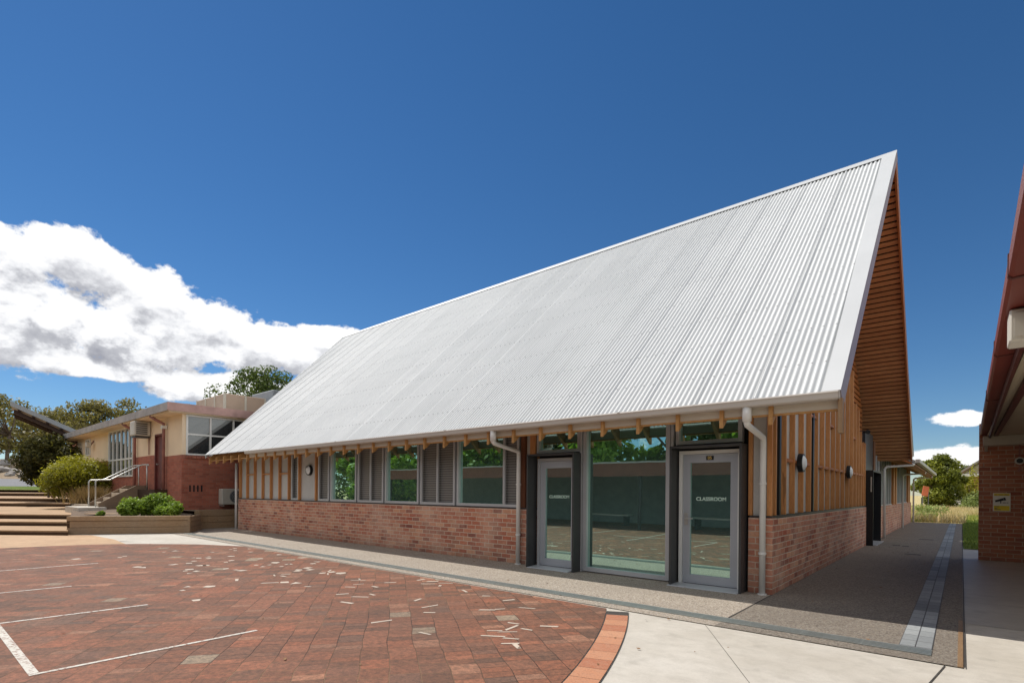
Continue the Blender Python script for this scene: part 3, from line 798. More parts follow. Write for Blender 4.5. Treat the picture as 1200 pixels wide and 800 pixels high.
# gutter: open quad profile, with joints and end cap
gx0, gx1 = -16.6, -1.06
prof = [(7.02, 2.455), (6.90, 2.455), (6.885, 2.47), (6.88, 2.515), (6.868, 2.535), (6.875, 2.55), (6.89, 2.55), (6.897, 2.53), (6.90, 2.475), (7.02, 2.475)]
gt = MB().prism([(gx1, y, z) for y, z in prof], (gx0 - gx1, 0, 0)).build('gutter', M['gutter'], cb)
MB().prism([(gx1 + .003, y, z) for y, z in ((7.02, 2.453), (6.90, 2.453), (6.882, 2.47), (6.866, 2.535), (6.866, 2.552), (7.02, 2.535))], (.006, 0, 0)).build('end_cap', M['gutter'], gt)
for x in (-3.85, -7.6, -11.5):
    MB().prism([(x, y - (.003 if y < 7 else 0), z - (.003 if z < 2.46 else 0)) for y, z in ((7.0, 2.455), (6.90, 2.455), (6.885, 2.47), (6.88, 2.515), (6.868, 2.535), (6.868, 2.554), (7.0, 2.552))], (.035, 0, 0)).build('gutter_joiner', M['gutter'], gt)
# rafters with plumb-cut tails
RX = [-1.77 - .595 * k for k in range(31)]
for x in RX:
    pts = [(x, 6.985, 2.225), (x, 6.985, 2.452), (x, 7.05, 2.50), (x, 8.3, zfront(8.3) - .12), (x, 8.3, zfront(8.3) - .40), (x, 7.06, 2.275)]
    MB().prism(pts, (-.048, 0, 0)).build('rafter', M['timber_raft'], cb)
MB().box(-16.6, -1.08, 7.035, 7.06, 2.362, 2.49).build('fascia_board', M['fascia'], cb)
MB().box(-19.7, -1.08, 7.03, 7.075, 2.337, 2.36).build('eave_batten', M['timber_raft'], cb)
# brick base walls
YF = 7.73; YW = 7.80; ZT = 1.045
bw = MB()
bw.box(-19.1, -6.035, YF, YF + .22, 0, ZT)
bw.box(-2.26, -1.95, YF, YF + .22, 0, ZT)
bw.box(-2.17, -1.95, YF + .22, 16.98, 0, ZT - .01)
bw.box(-19.1, -18.88, YF + .22, 19.4, 0, ZT - .01)
bw.build('brick_wall', M['brick_new'], cb)
mb = MB()
mb.box(-19.09, -6.04, YF + .01, YF + .2, ZT + .001, ZT + .03); mb.box(-2.25, -1.96, YF + .01, YF + .2, ZT + .001, ZT + .03); mb.box(-2.16, -1.962, YF + .21, 16.97, ZT - .009, ZT + .028)
mb.build('wall_flashing', M['steel_dark'], cb)
# dark backing of the front above the bricks, and of the doors
mb = MB()
mb.box(-19.05, -6.07, YW + .09, YW + .15, ZT + .03, 3.2)
mb.box(-6.07, -2.1, YW + .09, YW + .15, .0, 3.2)
mb.box(-19.05, -18.95, 8.2, 19.3, ZT, 3.0)
mb.build('wall_lining', M['dark'], cb)
# left end: pale panels and timber battens
for a, b in ((-19.08, -15.42), (-14.92, -13.86)): MB().box(a, b, YW + .03, YW + .085, ZT + .03, 3.1).build('wall_panel', M['panel'], cb)
for x in (-19.06, -18.5, -17.92, -17.34, -16.76, -16.18, -15.58, -14.94, -13.98):
    MB().box(x - .022, x + .024, YF + .015, YW + .028, ZT + .032, 3.0).build('batten', M['timber'], cb)
mb = MB()
for a, b in ((-18.5, -17.92), (-17.34, -16.76), (-16.18, -15.58)):
    MB().box(a + .026, b - .024, YF + .035, YW + .027, 1.86, 1.90).build('noggin', M['timber'], cb)
# windows of the front
def window(x0, x1, z0, z1, mull=(), panes=None, fr=.055, y=YW, mat='alu', glassmat='glass'):
    m = MB()
    ya, yb2 = y - .05, y + .05
    m.box(x0, x0 + fr, ya, yb2, z0, z1); m.box(x1 - fr, x1, ya, yb2, z0, z1)
    m.box(x0 + fr, x1 - fr, ya + .002, yb2, z0, z0 + fr); m.box(x0 + fr, x1 - fr, ya + .002, yb2, z1 - fr, z1)
    cuts = [x0 + fr]
    for c in mull:
        m.box(c - fr * .45, c + fr * .45, ya + .004, yb2, z0 + fr, z1 - fr); cuts += [c - fr * .45, c + fr * .45]
    cuts.append(x1 - fr)
    w = m.build('window', M[mat], cb)
    panes = panes or ['glass'] * (len(mull) + 1)
    for i, kd in enumerate(panes):
        a, b = cuts[2 * i], cuts[2 * i + 1]
        if kd == 'glass':
            MB().quad((a, y + .012, z0 + fr), (b, y + .012, z0 + fr), (b, y + .012, z1 - fr), (a, y + .012, z1 - fr)).build('pane', M[glassmat], w, recalc=False)
        else:
            mm = MB(); z = z0 + fr + .01; 
            mm.quad((a, y + .03, z0 + fr), (b, y + .03, z0 + fr), (b, y + .03, z1 - fr), (a, y + .03, z1 - fr))
            mm.box(a, a + .012, y - .012, y + .028, z0 + fr, z1 - fr); mm.box(b - .012, b, y - .012, y + .028, z0 + fr, z1 - fr)
            mm.build('flyscreen', M['louvre'], w, recalc=False)
    return w
zs, zt = ZT + .03, 2.75
window(-15.39, -14.97, zs, zt, panes=['louvre'])
window(-13.83, -13.26, zs, zt, panes=['louvre'])
window(-13.18, -11.94, zs, zt)
window(-11.87, -10.77, zs, zt, (-11.32,), ['louvre', 'louvre'])
window(-10.7, -9.43, zs, zt)
window(-9.37, -8.23, zs, zt, (-8.8,), ['louvre', 'louvre'])
window(-8.17, -6.45, zs, zt, (-6.84,), ['glass', 'louvre'])
MB().box(-6.40, -6.30, YF + .02, YW + .08, ZT + .03, 3.0).build('batten', wood('brown_timber_post', (.17, .06, .03), (.24, .09, .04), 2), cb)
MB().box(-6.29, -6.19, YW, YW + .08, ZT + .03, 3.0).build('wall_panel', M['panel'], cb)
MB().box(-6.18, -6.05, YF + .02, YW + .08, ZT + .03, 3.0).build('batten', M['timber'], cb)
# glazed entry
window(-6.02, -5.07, 2.09, 2.75)
MB().box(-5.055, -5.015, YW - .07, YW + .06, 0.0, 2.9).build('mullion', M['alu'], cb)
window(-5.0, -3.42, .02, 2.78, fr=.07)
MB().box(-3.40, -3.36, YW - .07, YW + .06, 0.0, 2.9).build('mullion', M['alu'], cb)
window(-3.33, -2.36, 2.11, 2.75)
def door_surround(x0, x1, ztop):
    m = MB(); t = .03
    m.box(x0 - t, x0, 7.5, YW - .02, 0.005, ztop); m.box(x1, x1 + t, 7.5, YW - .02, 0.005, ztop); m.box(x0 - t, x1 + t, 7.5, YW - .02, ztop + .001, ztop + .03)
    m.build('door_surround', M['steel_dark'], cb, .003)
def door(x0, x1, ztop, num=None, hx=None):
    y = YW - .0; m = MB(); fr = .05
    m.box(x0, x0 + fr, y - .06, y + .05, .0, ztop); m.box(x1 - fr, x1, y - .06, y + .05, .0, ztop); m.box(x0 + fr, x1 - fr, y - .06, y + .05, ztop - fr, ztop)
    m.build('door_frame', M['white' if num else 'alu'], cb)
    a, b, c = x0 + fr + .004, x1 - fr - .004, ztop - fr - .004
    m = MB(); st = .105
    m.box(a, a + st, y - .03, y + .02, .03, c); m.box(b - st, b, y - .03, y + .02, .03, c)
    m.box(a + st, b - st, y - .029, y + .02, .03, .16); m.box(a + st, b - st, y - .029, y + .02, c - st - .02, c)
    d = m.build('door', M['doorgrey'], cb)
    MB().quad((a + st, y, .16), (b - st, y, .16), (b - st, y, c - st - .02), (a + st, y, c - st - .02)).build('pane', M['glass'], d, recalc=False)
    xm = (a + b) / 2
    text('CLASSROOM', .076, M['decal'], 'lettering', d, (xm + .01, y - .006, 1.29))
    if num:
        MB().box(xm - .055, xm + .055, y - .036, y - .031, c - .09, c - .03).build('number_plate', M['ink'], d)
        text(num, .06, M['gold'], 'numeral', d, (xm, y - .039, c - .06))
    if hx is None: hx = a + .05
    m = MB(); m.box(hx - .025, hx + .025, y - .042, y - .031, .90, 1.08)
    m.tube([(hx, y - .04, 1.0), (hx, y - .085, 1.0), (hx + .12, y - .085, 1.0)], .011, 8)
    m.build('handle', M['galv'], d)
door_surround(-6.03, -5.06, 2.03); door(-5.99, -5.10, 1.99, hx=-5.20)
door_surround(-3.29, -2.32, 2.04); door(-3.27, -2.36, 2.01, '05')
MB().hexa([(-6.0, 7.45, .006), (-5.11, 7.45, .006), (-5.11, 7.74, .006), (-6.0, 7.74, .006), (-6.0, 7.46, .015), (-5.11, 7.46, .015), (-5.11, 7.74, .028), (-6.0, 7.74, .028)]).build('threshold', M['alu'], cb)
MB().hexa([(-3.33, 7.45, .006), (-2.32, 7.45, .006), (-2.32, 7.74, .006), (-3.33, 7.74, .006), (-3.33, 7.46, .015), (-2.32, 7.46, .015), (-2.32, 7.74, .028), (-3.33, 7.74, .028)]).build('threshold', M['alu'], cb)
# timber post and panel right of the second door
MB().box(-2.27, -2.22, YF + .02, YW + .08, ZT + .03, 3.0).build('batten', M['timber'], cb)
MB().box(-2.215, -2.0, YW - .01, YW + .08, ZT + .03, 3.0).build('wall_panel', M['panel'], cb)
MB().box(-2.03, -1.965, YF + .02, YW - .012, ZT + .03, 2.95).build('batten', M['timber'], cb)
# gable wall: pale boards, deep timber fins, noggins
def gtop(y):
    a = zfront(y) - .35
    if y <= 14.4: b = 4.9
    elif y < 15.4: b = 4.9 - (y - 14.4) * 1.45
    elif y < 15.9: b = 3.5
    elif y < 16.5: b = 3.0
    else: b = 2.75
    return min(a, b)
pts = [(-2.042, 7.9, ZT + .03), (-2.042, 16.98, ZT + .03), (-2.042, 16.98, 2.4), (-2.042, 16.2, 2.8), (-2.042, 15.4, 3.35), (-2.042, 14.4, 4.7), (-2.042, 11.2, 4.7), (-2.042, 7.9, zfront(7.9) - .4)]
MB().prism(pts, (-.05, 0, 0)).build('wall_panel', M['panel'], cb)
FY = [7.98, 8.52, 9.04, 9.63, 10.19, 10.76, 11.32, 11.88, 12.44, 13.0, 13.59, 14.2, 14.8, 15.3, 15.75, 16.2, 16.6, 16.94]
for y in FY:
    MB().box(-2.04, -1.967, y - .024, y + .024, ZT + .03, gtop(y)).build('batten', M['timber'], cb)
mb = MB()
for y in (8.25, 10.48): MB().box(-2.039, -1.98, y - .04, y + .04, ZT + .03, gtop(y) - .05).build('dark_slot', M['black'], cb)
for i in range(len(FY) - 1):
    if i in (0, 4): continue
    a, b = FY[i] + .0245, FY[i + 1] - .0245
    MB().box(-2.04, -1.98, a + .0, b, 1.86, 1.905).build('noggin', M['timber_y'], cb)
for i in (2, 4, 7, 12): 
    a, b = FY[i] + .0245, FY[i + 1] - .0245
    MB().box(-2.04, -1.985, a, b, 2.72, 2.765).build('noggin', M['timber_y'], cb)
# upper gable lined with horizontal slats
mb = MB()
pts = [(-2.30, 8.6, zfront(8.6) - .16), (-2.30, YR, ZR - .2), (-2.30, 18.8, zback(18.8) - .2), (-2.30, 17.0, 2.3), (-2.30, 8.6, 2.3)]
mb.prism(pts, (-.05, 0, 0)); mb.build('gable_lining', M['dark'], cb)
mb = MB(); z = 2.5
while z < ZR - .5:
    y0 = YE + (z + .35 - ZE) / SL; y1 = YB - (z + .35 - ZB) * (YB - YR) / (ZR - ZB)
    mb.box(-2.298, -2.255, max(y0, 8.0), min(y1, 18.6 if z > 3 else 17.0), z, z + .1); z += .142
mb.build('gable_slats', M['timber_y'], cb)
# black doorway at the end of the gable
mb = MB()
mb.box(-2.15, -1.80, 17.0, 17.04, .005, 1.99); mb.box(-2.15, -1.80, 18.8, 18.84, .005, 1.99); mb.box(-2.15, -1.80, 17.0, 18.84, 1.991, 2.03)
mb.build('door_surround', M['black'], cb)
dd = MB().box(-2.14, -2.10, 17.045, 18.795, .02, 1.98).build('door', M['black'], cb)
MB().tube([(-2.06, 17.3, .9), (-2.06, 17.3, 1.5)], .015, 8).build('handle', M['galv'], dd)
MB().box(-1.86, -1.83, 16.985, 16.998, 1.45, 1.85).build('door_plate', M['galv'], cb)
MB().box(-2.09, -1.72, 17.05, 18.79, .0085, .02).build('threshold', M['alu'], cb)
MB().box(-2.2, -1.99, 17.0, 18.62, 2.035, 3.1).build('wall_panel', plain('blue_grey_transom', (.035, .04, .05), .35), cb)
MB().box(-2.2, -1.96, 18.63, 18.98, 2.035, 2.95).build('wall_panel', wood('brown_cladding', (.14, .055, .028), (.22, .09, .045), 2), cb)

# wing along the alley, with its own low eave
wb = thing('classroom_wing', 'low brick and timber wing with pale window bars along the alley', 'building', (-3.5, 27, 0))
MB().box(-2.16, -1.94, 19.0, 33.3, 0, 1.0).build('brick_wall', M['brick_new'], wb)
MB().box(-2.2, -2.08, 19.0, 33.3, 1.0, 2.9).build('wall_panel', wood('wing_timber_cladding', (.25, .10, .04), (.36, .15, .06), 2), wb)
MB().box(-9, -2.17, 33.1, 33.3, 0, 2.6).build('end_wall', M['brick_new'], wb)
for (a, b) in ((19.3, 24.4), (26.4, 31.6)):
    m = MB(); nb = 7
    for k in range(nb + 1):
        y = a + (b - a) * k / nb; m.box(-2.065, -2.03, y - .04, y + .04, 1.03, 2.6)
    m.box(-2.073, -2.0, a - .05, b + .05, 1.0, 1.028)
    w = m.build('window', M['alu'], wb)
    for k in range(nb):
        y0 = a + (b - a) * k / nb + .052; y1 = a + (b - a) * (k + 1) / nb - .052
        MB().quad((-2.06, y0, 1.03), (-2.06, y1, 1.03), (-2.06, y1, 2.6), (-2.06, y0, 2.6)).build('pane', M['glass_old'], w, recalc=False)
for y in (24.9, 25.8, 32.2, 33.0):
    MB().box(-2.078, -1.97, y - .2, y + .2, 1.0, 2.6).build('batten', M['timber'], wb)
wr = MB().hexa([(-1.1, 20.6, 2.36), (-1.1, 34.6, 2.36), (-8, 34.6, 5.6), (-8, 20.6, 5.6), (-1.1, 20.6, 2.45), (-1.1, 34.6, 2.45), (-8, 34.6, 5.7), (-8, 20.6, 5.7)]).build('roof', M['roof_old'], wb)
MB().hexa([(-8, 20.6, 5.6), (-8, 34.6, 5.6), (-15, 34.6, 2.36), (-15, 20.6, 2.36), (-8, 20.6, 5.7), (-8, 34.6, 5.7), (-15, 34.6, 2.46), (-15, 20.6, 2.46)]).build('roof', M['roof_old'], wb)
m = MB(); m.box(-1.1, -.98, 20.5, 34.6, 2.36, 2.48)
m.build('gutter', M['gutter'], wb, .01)
m = MB()
y = 20.8
while y < 34.4:
    m.hexa([(-1.12, y, 2.16), (-1.12, y + .05, 2.16), (-2.3, y + .05, 2.72), (-2.3, y, 2.72), (-1.12, y, 2.35), (-1.12, y + .05, 2.35), (-2.3, y + .05, 2.9), (-2.3, y, 2.9)]); y += .6
m.build('rafters', M['timber_raft'], wb)
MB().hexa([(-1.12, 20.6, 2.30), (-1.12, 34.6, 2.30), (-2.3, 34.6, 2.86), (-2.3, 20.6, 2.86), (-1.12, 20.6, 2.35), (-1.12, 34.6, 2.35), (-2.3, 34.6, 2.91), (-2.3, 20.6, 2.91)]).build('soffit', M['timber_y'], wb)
for y, zt_ in ((20.2, 2.28), (27.0, 2.24), (33.4, 2.24)):
    m = MB(); m.tube([(-1.12, y, zt_ + .06), (-1.14, y, zt_), (-1.78, y, zt_ - .03), (-1.85, y, zt_ - .10), (-1.85, y, .0)], .04, 10)
    m.build('downpipe', M['pipe'], wb, smooth=True)

# downpipes of the front
for x, nm in ((-2.06, 0), (-6.39, 1)):
    m = MB()
    m.tube([(x, 6.95, 2.46), (x, 6.95, 2.28)], .055, 14)
    m.tube([(x, 6.95, 2.34), (x, 6.953, 2.265), (x, 6.985, 2.24), (x, 7.645, 2.14), (x, 7.668, 2.115), (x, 7.67, 2.06), (x, 7.67, .01)], .041, 14)
    m.build('downpipe', M['pipe'], cb, smooth=True)
    m = MB()
    for z in (.55, 1.5): m.tube([(x, 7.67, z), (x, 7.67, z + .03)], .05, 14)
    m.tube([(x, 7.67, .0), (x, 7.67, .02)], .06, 14)
    m.build('pipe_bracket', M['pipe'], cb)
MB().tube([(-19.2, 7.70, .0), (-19.2, 7.70, 2.28)], .04, 12).build('downpipe', M['pipe'], cb, smooth=True)

# round bulkhead lamps
def bulkhead(c, axis, label):
    t = thing('bulkhead_lamp', label, 'wall lamp', c, 'round bulkhead lamps on the classroom')
    a = Vector(axis); c = Vector(c)
    MB().disc(c, a, .15, .07, 28, .145).build('rim', M['black'], t)
    MB().disc(c + a * .071, a, .118, .03, 28, .07).build('diffuser', M['lampwhite'], t, smooth=False)
bulkhead((-1.975, 9.35, 1.87), (1, 0, 0), 'black rimmed round lamp on timber gable, nearer the corner')
bulkhead((-1.975, 14.0, 1.88), (1, 0, 0), 'black rimmed round lamp on timber gable, nearer the black doorway')
bulkhead((-14.4, YW + .025, 1.95), (0, -1, 0), 'black rimmed round lamp on pale panel left of the windows')
sc = thing('security_camera', 'small black camera at top end of timber gable', 'camera', (-1.97, 16.4, 3.0))
MB().tube([(-1.97, 16.4, 3.0), (-1.88, 16.4, 3.0)], .03, 10).build('bracket', M['black'], sc)
MB().tube([(-1.88, 16.5, 3.02), (-1.84, 16.22, 2.98)], .055, 12).build('camera_body', M['black'], sc)

# ------------------------------------------------------------------ old brick school building on the left
ob = thing('school_block', 'old flat roofed red brick and cream school block on the left', 'building', (-30, 10, .6))
OX, OY = -21.5, 6.73
m = MB()
m.box(OX - .25, OX, OY, 16, .0, 2.62)
m.box(OX, OX + .002, OY, OY + .01, 0, .01)
m.build('brick_wall', M['brick_old'], ob)
m = MB(); m.box(-38.4, -24.52, OY, OY + .22, .2, 2.72); m.box(-23.42, OX - .251, OY, OY + .22, .2, 2.62); m.box(-24.52, -23.42, OY, OY + .22, .2, 1.34)
m.build('brick_wall', M['brick_old'], ob)
for q in ((-38.4, -31.5, OY + .01, OY + .2, 2.721, 4.2), (OX - .2, OX - .012, 11.9, 16, 2.621, 4.2)):
    MB().box(*q).build('wall_panel', M['cream'], ob)
m = MB(); m.box(-27.3, -24.52, OY + .01, OY + .2, 2.721, 4.2); m.box(-24.52, -23.42, OY + .01, OY + .2, 3.5, 4.2); m.box(-23.42, OX - .01, OY + .01, OY + .2, 2.621, 4.2)
m.box(OX - .2, OX - .012, OY + .2, 6.85, 2.621, 4.2)
m.build('wall_panel', M['cream'], ob)
m = MB(); m.prism([(-21.2, 6.2, 4.16), (-21.2, 16.5, 4.16), (-39, 16.5, 4.16), (-39, 6.2, 4.16)], (0, 0, .25))
rf2 = m.build('roof', M['roof_old'], ob)
MB().box(-39, -21.19, 6.17, 6.197, 4.14, 4.43).build('fascia', M['fascia_grey'], rf2)
MB().box(-21.197, -21.165, 6.17, 16.5, 4.14, 4.43).build('fascia', M['fascia_old'], rf2)
MB().box(-38.9, -21.3, 6.25, 16.4, 4.10, 4.158).build('soffit', M['cream'], rf2)
# windows facing the plaza
def xwindow(x, y0, y1, z0, z1, ys, zs_, parent, fr=.06):
    m = MB()
    m.box(x - .05, x + .03, y0, y0 + fr, z0, z1); m.box(x - .05, x + .03, y1 - fr, y1, z0, z1)
    m.box(x - .05, x + .03, y0 + fr, y1 - fr, z0, z0 + fr); m.box(x - .05, x + .03, y0 + fr, y1 - fr, z1 - fr, z1)
    for y in ys: m.box(x - .05, x + .025, y - fr / 2, y + fr / 2, z0 + fr, z1 - fr)
    for z in zs_: m.box(x - .05, x + .022, y0 + fr, y1 - fr, z - fr / 2, z + fr / 2)
    w = m.build('window', M['white'], parent)
    ya = [y0 + fr / 2] + list(ys) + [y1 - fr / 2]; za = [z0 + fr / 2] + list(zs_) + [z1 - fr / 2]
    for i in range(len(ya) - 1):
        for j in range(len(za) - 1):
            MB().quad((x - .02, ya[i] + fr / 2, za[j] + fr / 2), (x - .02, ya[i + 1] - fr / 2, za[j] + fr / 2), (x - .02, ya[i + 1] - fr / 2, za[j + 1] - fr / 2), (x - .02, ya[i] + fr / 2, za[j + 1] - fr / 2)).build('pane', M['glass_old'], w, recalc=False)
xwindow(OX, 6.86, 11.9, 2.62, 4.09, (7.68, 8.5, 9.35, 10.2, 11.05), (3.38,), ob)
m = MB()
y = 6.86
while y < 11.9: m.box(OX + .002, OX + .045, y, y + .075, 2.50, 2.60); y += .086
m.build('sill', M['brick_old'], ob)
# tall window strip on the long side
def ywindow(y, x0, x1, z0, z1, xs, zs_, parent, fr=.07, mat='white'):
    m = MB()
    m.box(x0, x0 + fr, y - .03, y + .05, z0, z1); m.box(x1 - fr, x1, y - .03, y + .05, z0, z1)
    m.box(x0 + fr, x1 - fr, y - .03, y + .05, z0, z0 + fr); m.box(x0 + fr, x1 - fr, y - .03, y + .05, z1 - fr, z1)
    for x in xs: m.box(x - fr / 2, x + fr / 2, y - .025, y + .05, z0 + fr, z1 - fr)
    for z in zs_: m.box(x0 + fr, x1 - fr, y - .022, y + .05, z - fr / 2, z + fr / 2)
    w = m.build('window', M[mat], parent)
    xa = [x0 + fr / 2] + list(xs) + [x1 - fr / 2]; za = [z0 + fr / 2] + list(zs_) + [z1 - fr / 2]
    for i in range(len(xa) - 1):
        for j in range(len(za) - 1):
            MB().quad((xa[i] + fr / 2, y + .02, za[j] + fr / 2), (xa[i + 1] - fr / 2, y + .02, za[j] + fr / 2), (xa[i + 1] - fr / 2, y + .02, za[j + 1] - fr / 2), (xa[i] + fr / 2, y + .02, za[j + 1] - fr / 2)).build('pane', M['glass_old'], w, recalc=False)
    return w
ywindow(OY - .03, -31.4, -27.4, 1.9, 4.1, (-30.7, -30.0, -29.3, -28.6, -28.0), (2.7,), ob)
ywindow(OY - .03, -36.2, -35.2, 3.1, 4.0, (-35.7,), (), ob)
dr = MB().box(-24.45, -23.5, OY + .05, OY + .1, 1.36, 3.46).build('door', M['redpaint'], ob)
m = MB(); m.box(-24.52, -24.45, OY - .02, OY + .12, 1.36, 3.52); m.box(-23.5, -23.43, OY - .02, OY + .12, 1.36, 3.52); m.box(-24.52, -23.43, OY - .02, OY + .12, 3.46, 3.53)
m.build('door_frame', M['redpaint'], ob)
MB().disc((-24.32, OY + .05, 2.35), (0, -1, 0), .03, .06, 10).build('handle', M['galv'], dr)
for x, zb in ((-23.15, .55), (-26.9, .9)):
    m = MB(); m.tube([(x - .25, 6.25, 4.12), (x - .1, 6.4, 3.98), (x, 6.62, 3.85), (x, 6.63, 3.7), (x, 6.63, zb)], .055, 10)
    m.build('downpipe', M['redpipe'], ob, smooth=True)
    MB().box(x - .09, x + .09, 6.55, 6.72, 3.66, 3.78).build('rainwater_head', M['white'], ob)
m = MB()
for k in range(4): m.box(OX + .001, OX + .006, 6.98 + k * .13, 7.03 + k * .13, 1.28, 1.52)
m.build('wall_vent', M['black'], ob)
# roof plant
rp1 = thing('evaporative_cooler', 'tan panelled rooftop cooler on the old school block', 'rooftop unit', (-24, 9, 4.42))
MB().box(-25.6, -22.6, 8.6, 10.2, 4.43, 5.25).build('casing', M['tan_plant'], rp1, .02)
m = MB()
for y in (8.6, 9.4, 10.2): m.box(-22.6, -22.57, y - .04, y + .04, 4.43, 5.25)
for x in (-25.6, -24.6, -23.6, -22.64): m.box(x - .04, x + .04, 8.57, 8.6, 4.43, 5.25)
m.build('frame', M['cream_light'], rp1)
rp2 = thing('roof_duct', 'grey sheet metal rooftop unit beside the tan cooler', 'rooftop unit', (-23, 12, 4.42))
MB().box(-24.5, -22.4, 10.45, 14.5, 4.43, 5.65).build('casing', M['grey_metal'], rp2, .03)
MB().box(-22.4, -22.38, 12.1, 12.14, 4.45, 5.63).build('seam', M['steel_dark'], rp2)
# wall mounted units
acu = thing('wall_air_conditioner', 'old boxy air conditioner mounted high on cream wall', 'air conditioner', (-25.3, 6.5, 3.4))
MB().box(-25.65, -25.05, 6.15, 6.72, 3.5, 4.08).build('casing', M['ac'], acu, .03)
m = MB()
for k in range(6): m.box(-25.049, -25.035, 6.22, 6.6, 3.56 + k * .08, 3.60 + k * .08)
m.build('grille', M['steel_dark'], acu)
MB().box(-25.6, -25.1, 6.2, 6.7, 3.43, 3.495).build('bracket', M['steel_dark'], acu)
MB().tube([(-25.2, 6.7, 3.45), (-25.2, 6.7, 2.75)], .02, 8).build('cable', M['redpipe'], acu)
fl = thing('flood_light', 'small white flood light on cream wall under far eave', 'wall light', (-34.6, 6.5, 3.6))
MB().box(-34.75, -34.4, 6.4, 6.6, 3.5, 3.75).build('lamp_head', M['ac'], fl, .02)
MB().tube([(-34.57, 6.6, 3.62), (-34.57, 6.73, 3.85)], .03, 8).build('bracket', M['redpipe'], fl)
cu = thing('condenser_unit', 'white air conditioner condenser on red brick wall beside downpipe', 'air conditioner', (OX + .2, 8.2, .9))
MB().box(OX + .08, OX + .42, 7.95, 8.85, .80, 1.40).build('casing', M['ac'], cu, .02)
m = MB()
for r in (.22, .16, .10, .05): m.tube([(OX + .428, 8.46 + r * math.cos(a * PI / 12), 1.1 + r * math.sin(a * PI / 12)) for a in range(25)], .008, 6, caps=False)
m.build('fan_guard', M['grey_metal'], cu)
MB().disc((OX + .421, 8.46, 1.1), (1, 0, 0), .24, .004, 24).build('fan_opening', M['screen'], cu)
m = MB(); m.box(OX + .0, OX + .4, 8.0, 8.04, .74, .79); m.box(OX, OX + .4, 8.75, 8.79, .74, .79); m.build('bracket', M['galv'], cu)

# rising roof of the hall behind the bushes
hb = thing('open_shelter', 'dark upswept skillion roof on brick wall behind the round bush', 'shelter', (-45, 6, 1.2))
def HZ(y): return 4.25 + (7.6 - y) * .47
XS, XF = -38.7, -41.6
def HE(x, y): return (x, y + .11 * (XS - x), HZ(y))
def hslab(x0, x1, y0, y1, lo, hi):
    q = [HE(x1, y0), HE(x0, y0), HE(x0, y1), HE(x1, y1)]
    return MB().hexa([(a, b_, z + lo) for a, b_, z in q] + [(a, b_, z + hi) for a, b_, z in q])
hslab(XS, XF, 4.0, 7.6, -.12, 0).build('roof', M['roof_old'], hb)
hslab(XS + .06, XS + .001, 3.95, 7.6, -.22, .04).build('fascia', M['grey_metal'], hb)
dkb = wood('dark_brown_beam', (.05, .025, .018), (.08, .04, .025), 1)
for k in range(6):
    hslab(XS - .02, XF + .1, 4.25 + k * .6, 4.35 + k * .6, -.30, -.122).build('roof_beam', dkb, hb)
for x in (-38.9, -40.2, -41.3):
    hslab(x, x - .12, 4.1, 7.5, -.52, -.302).build('rafter', dkb, hb)
MB().box(-45, -38.75, 7.3, 7.55, .6, 4.1).build('brick_wall', M['brick_old'], hb)
MB().box(-41.2, -41.0, 6.0, 6.2, .8, HZ(6.0) - .5).build('post', M['redpaint'], hb)

# ------------------------------------------------------------------ terraced steps, retaining walls, bank (left)
def vp(d, px):   # a point on the ground plan at depth d along the view and lateral direction px
    t = (px - 600) / F
    return FWD * d + RGT * (t * d)
ts = thing('terrace_steps', 'broad brown timber edged terrace steps at far left of plaza', 'steps', tuple(vp(18, 20)))
risers = [(15.33, 0, .135), (17.2, .135, .27), (18.7, .27, .43), (26.5, .43, .60), (29.5, .60, .78), (37, .78, 1.0), (41.5, 1.0, 1.22)]
endpx = [80, 80.5, 84, 83, 83, 79, 78]
tr = MB(); rs = MB()
for k, (d, z0, z1) in enumerate(risers):
    d1 = risers[k + 1][0] if k + 1 < len(risers) else d + 3.0
    a = vp(d, endpx[k]); b = vp(d, -260); c = vp(d1, -260); e = vp(d1, endpx[k] if k != 2 else 83)
    f_ = .06
    tr.hexa([(p.x, p.y, z1 - .06) for p in (b, a, e, c)] + [(p.x, p.y, z1) for p in (b, a, e, c)])
    a2, b2 = a - FWD * .03, b - FWD * .03
    rs.hexa([(b2.x, b2.y, z0 - .1), (a2.x, a2.y, z0 - .1), (a.x, a.y, z0 - .1), (b.x, b.y, z0 - .1), (b2.x, b2.y, z1 - .045), (a2.x, a2.y, z1 - .045), (a.x, a.y, z1 - .045), (b.x, b.y, z1 - .045)])
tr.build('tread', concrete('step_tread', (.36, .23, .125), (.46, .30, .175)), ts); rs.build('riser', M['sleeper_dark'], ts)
m = MB()
for k, (d, z0, z1) in enumerate(risers[:3]):
    a = vp(d, endpx[k]); d1 = risers[k + 1][0]
m.build('side_sleeper', M['sleeper_dark'], ts) if m.v else None

# terrain bank carrying the garden, bushes and building side
def patch(name, grid, mat):
    m = MB(); R_ = len(grid); C_ = len(grid[0])
    m.v = [tuple(p) for row in grid for p in row]
    m.f = [(r * C_ + c, r * C_ + c + 1, (r + 1) * C_ + c + 1, (r + 1) * C_ + c) for r in range(R_ - 1) for c in range(C_ - 1)]
    return struct(m.build(name, mat, smooth=True))
def P3(v, z): return (v.x, v.y, z)
grid = []
for (d, pl, pr, z) in ((16.55, 83, 205, .44), (17.6, 83, 222, .46), (19.0, 84.5, 228, .52), (21.5, 84.5, 232, .62), (24.5, 83.5, 215, .72), (28, 83, 180, .88), (33, 80, 150, 1.05), (38, 79, 130, 1.12), (44, 78, 110, 1.2)):
    grid.append([P3(vp(d, pl + (pr - pl) * k / 8), z + random.uniform(-.02, .02)) for k in range(9)])
patch('garden_bank', grid, plain('mulched_bank', (.16, .11, .075), .95, 0, .35, 4, .6, fine=.5))
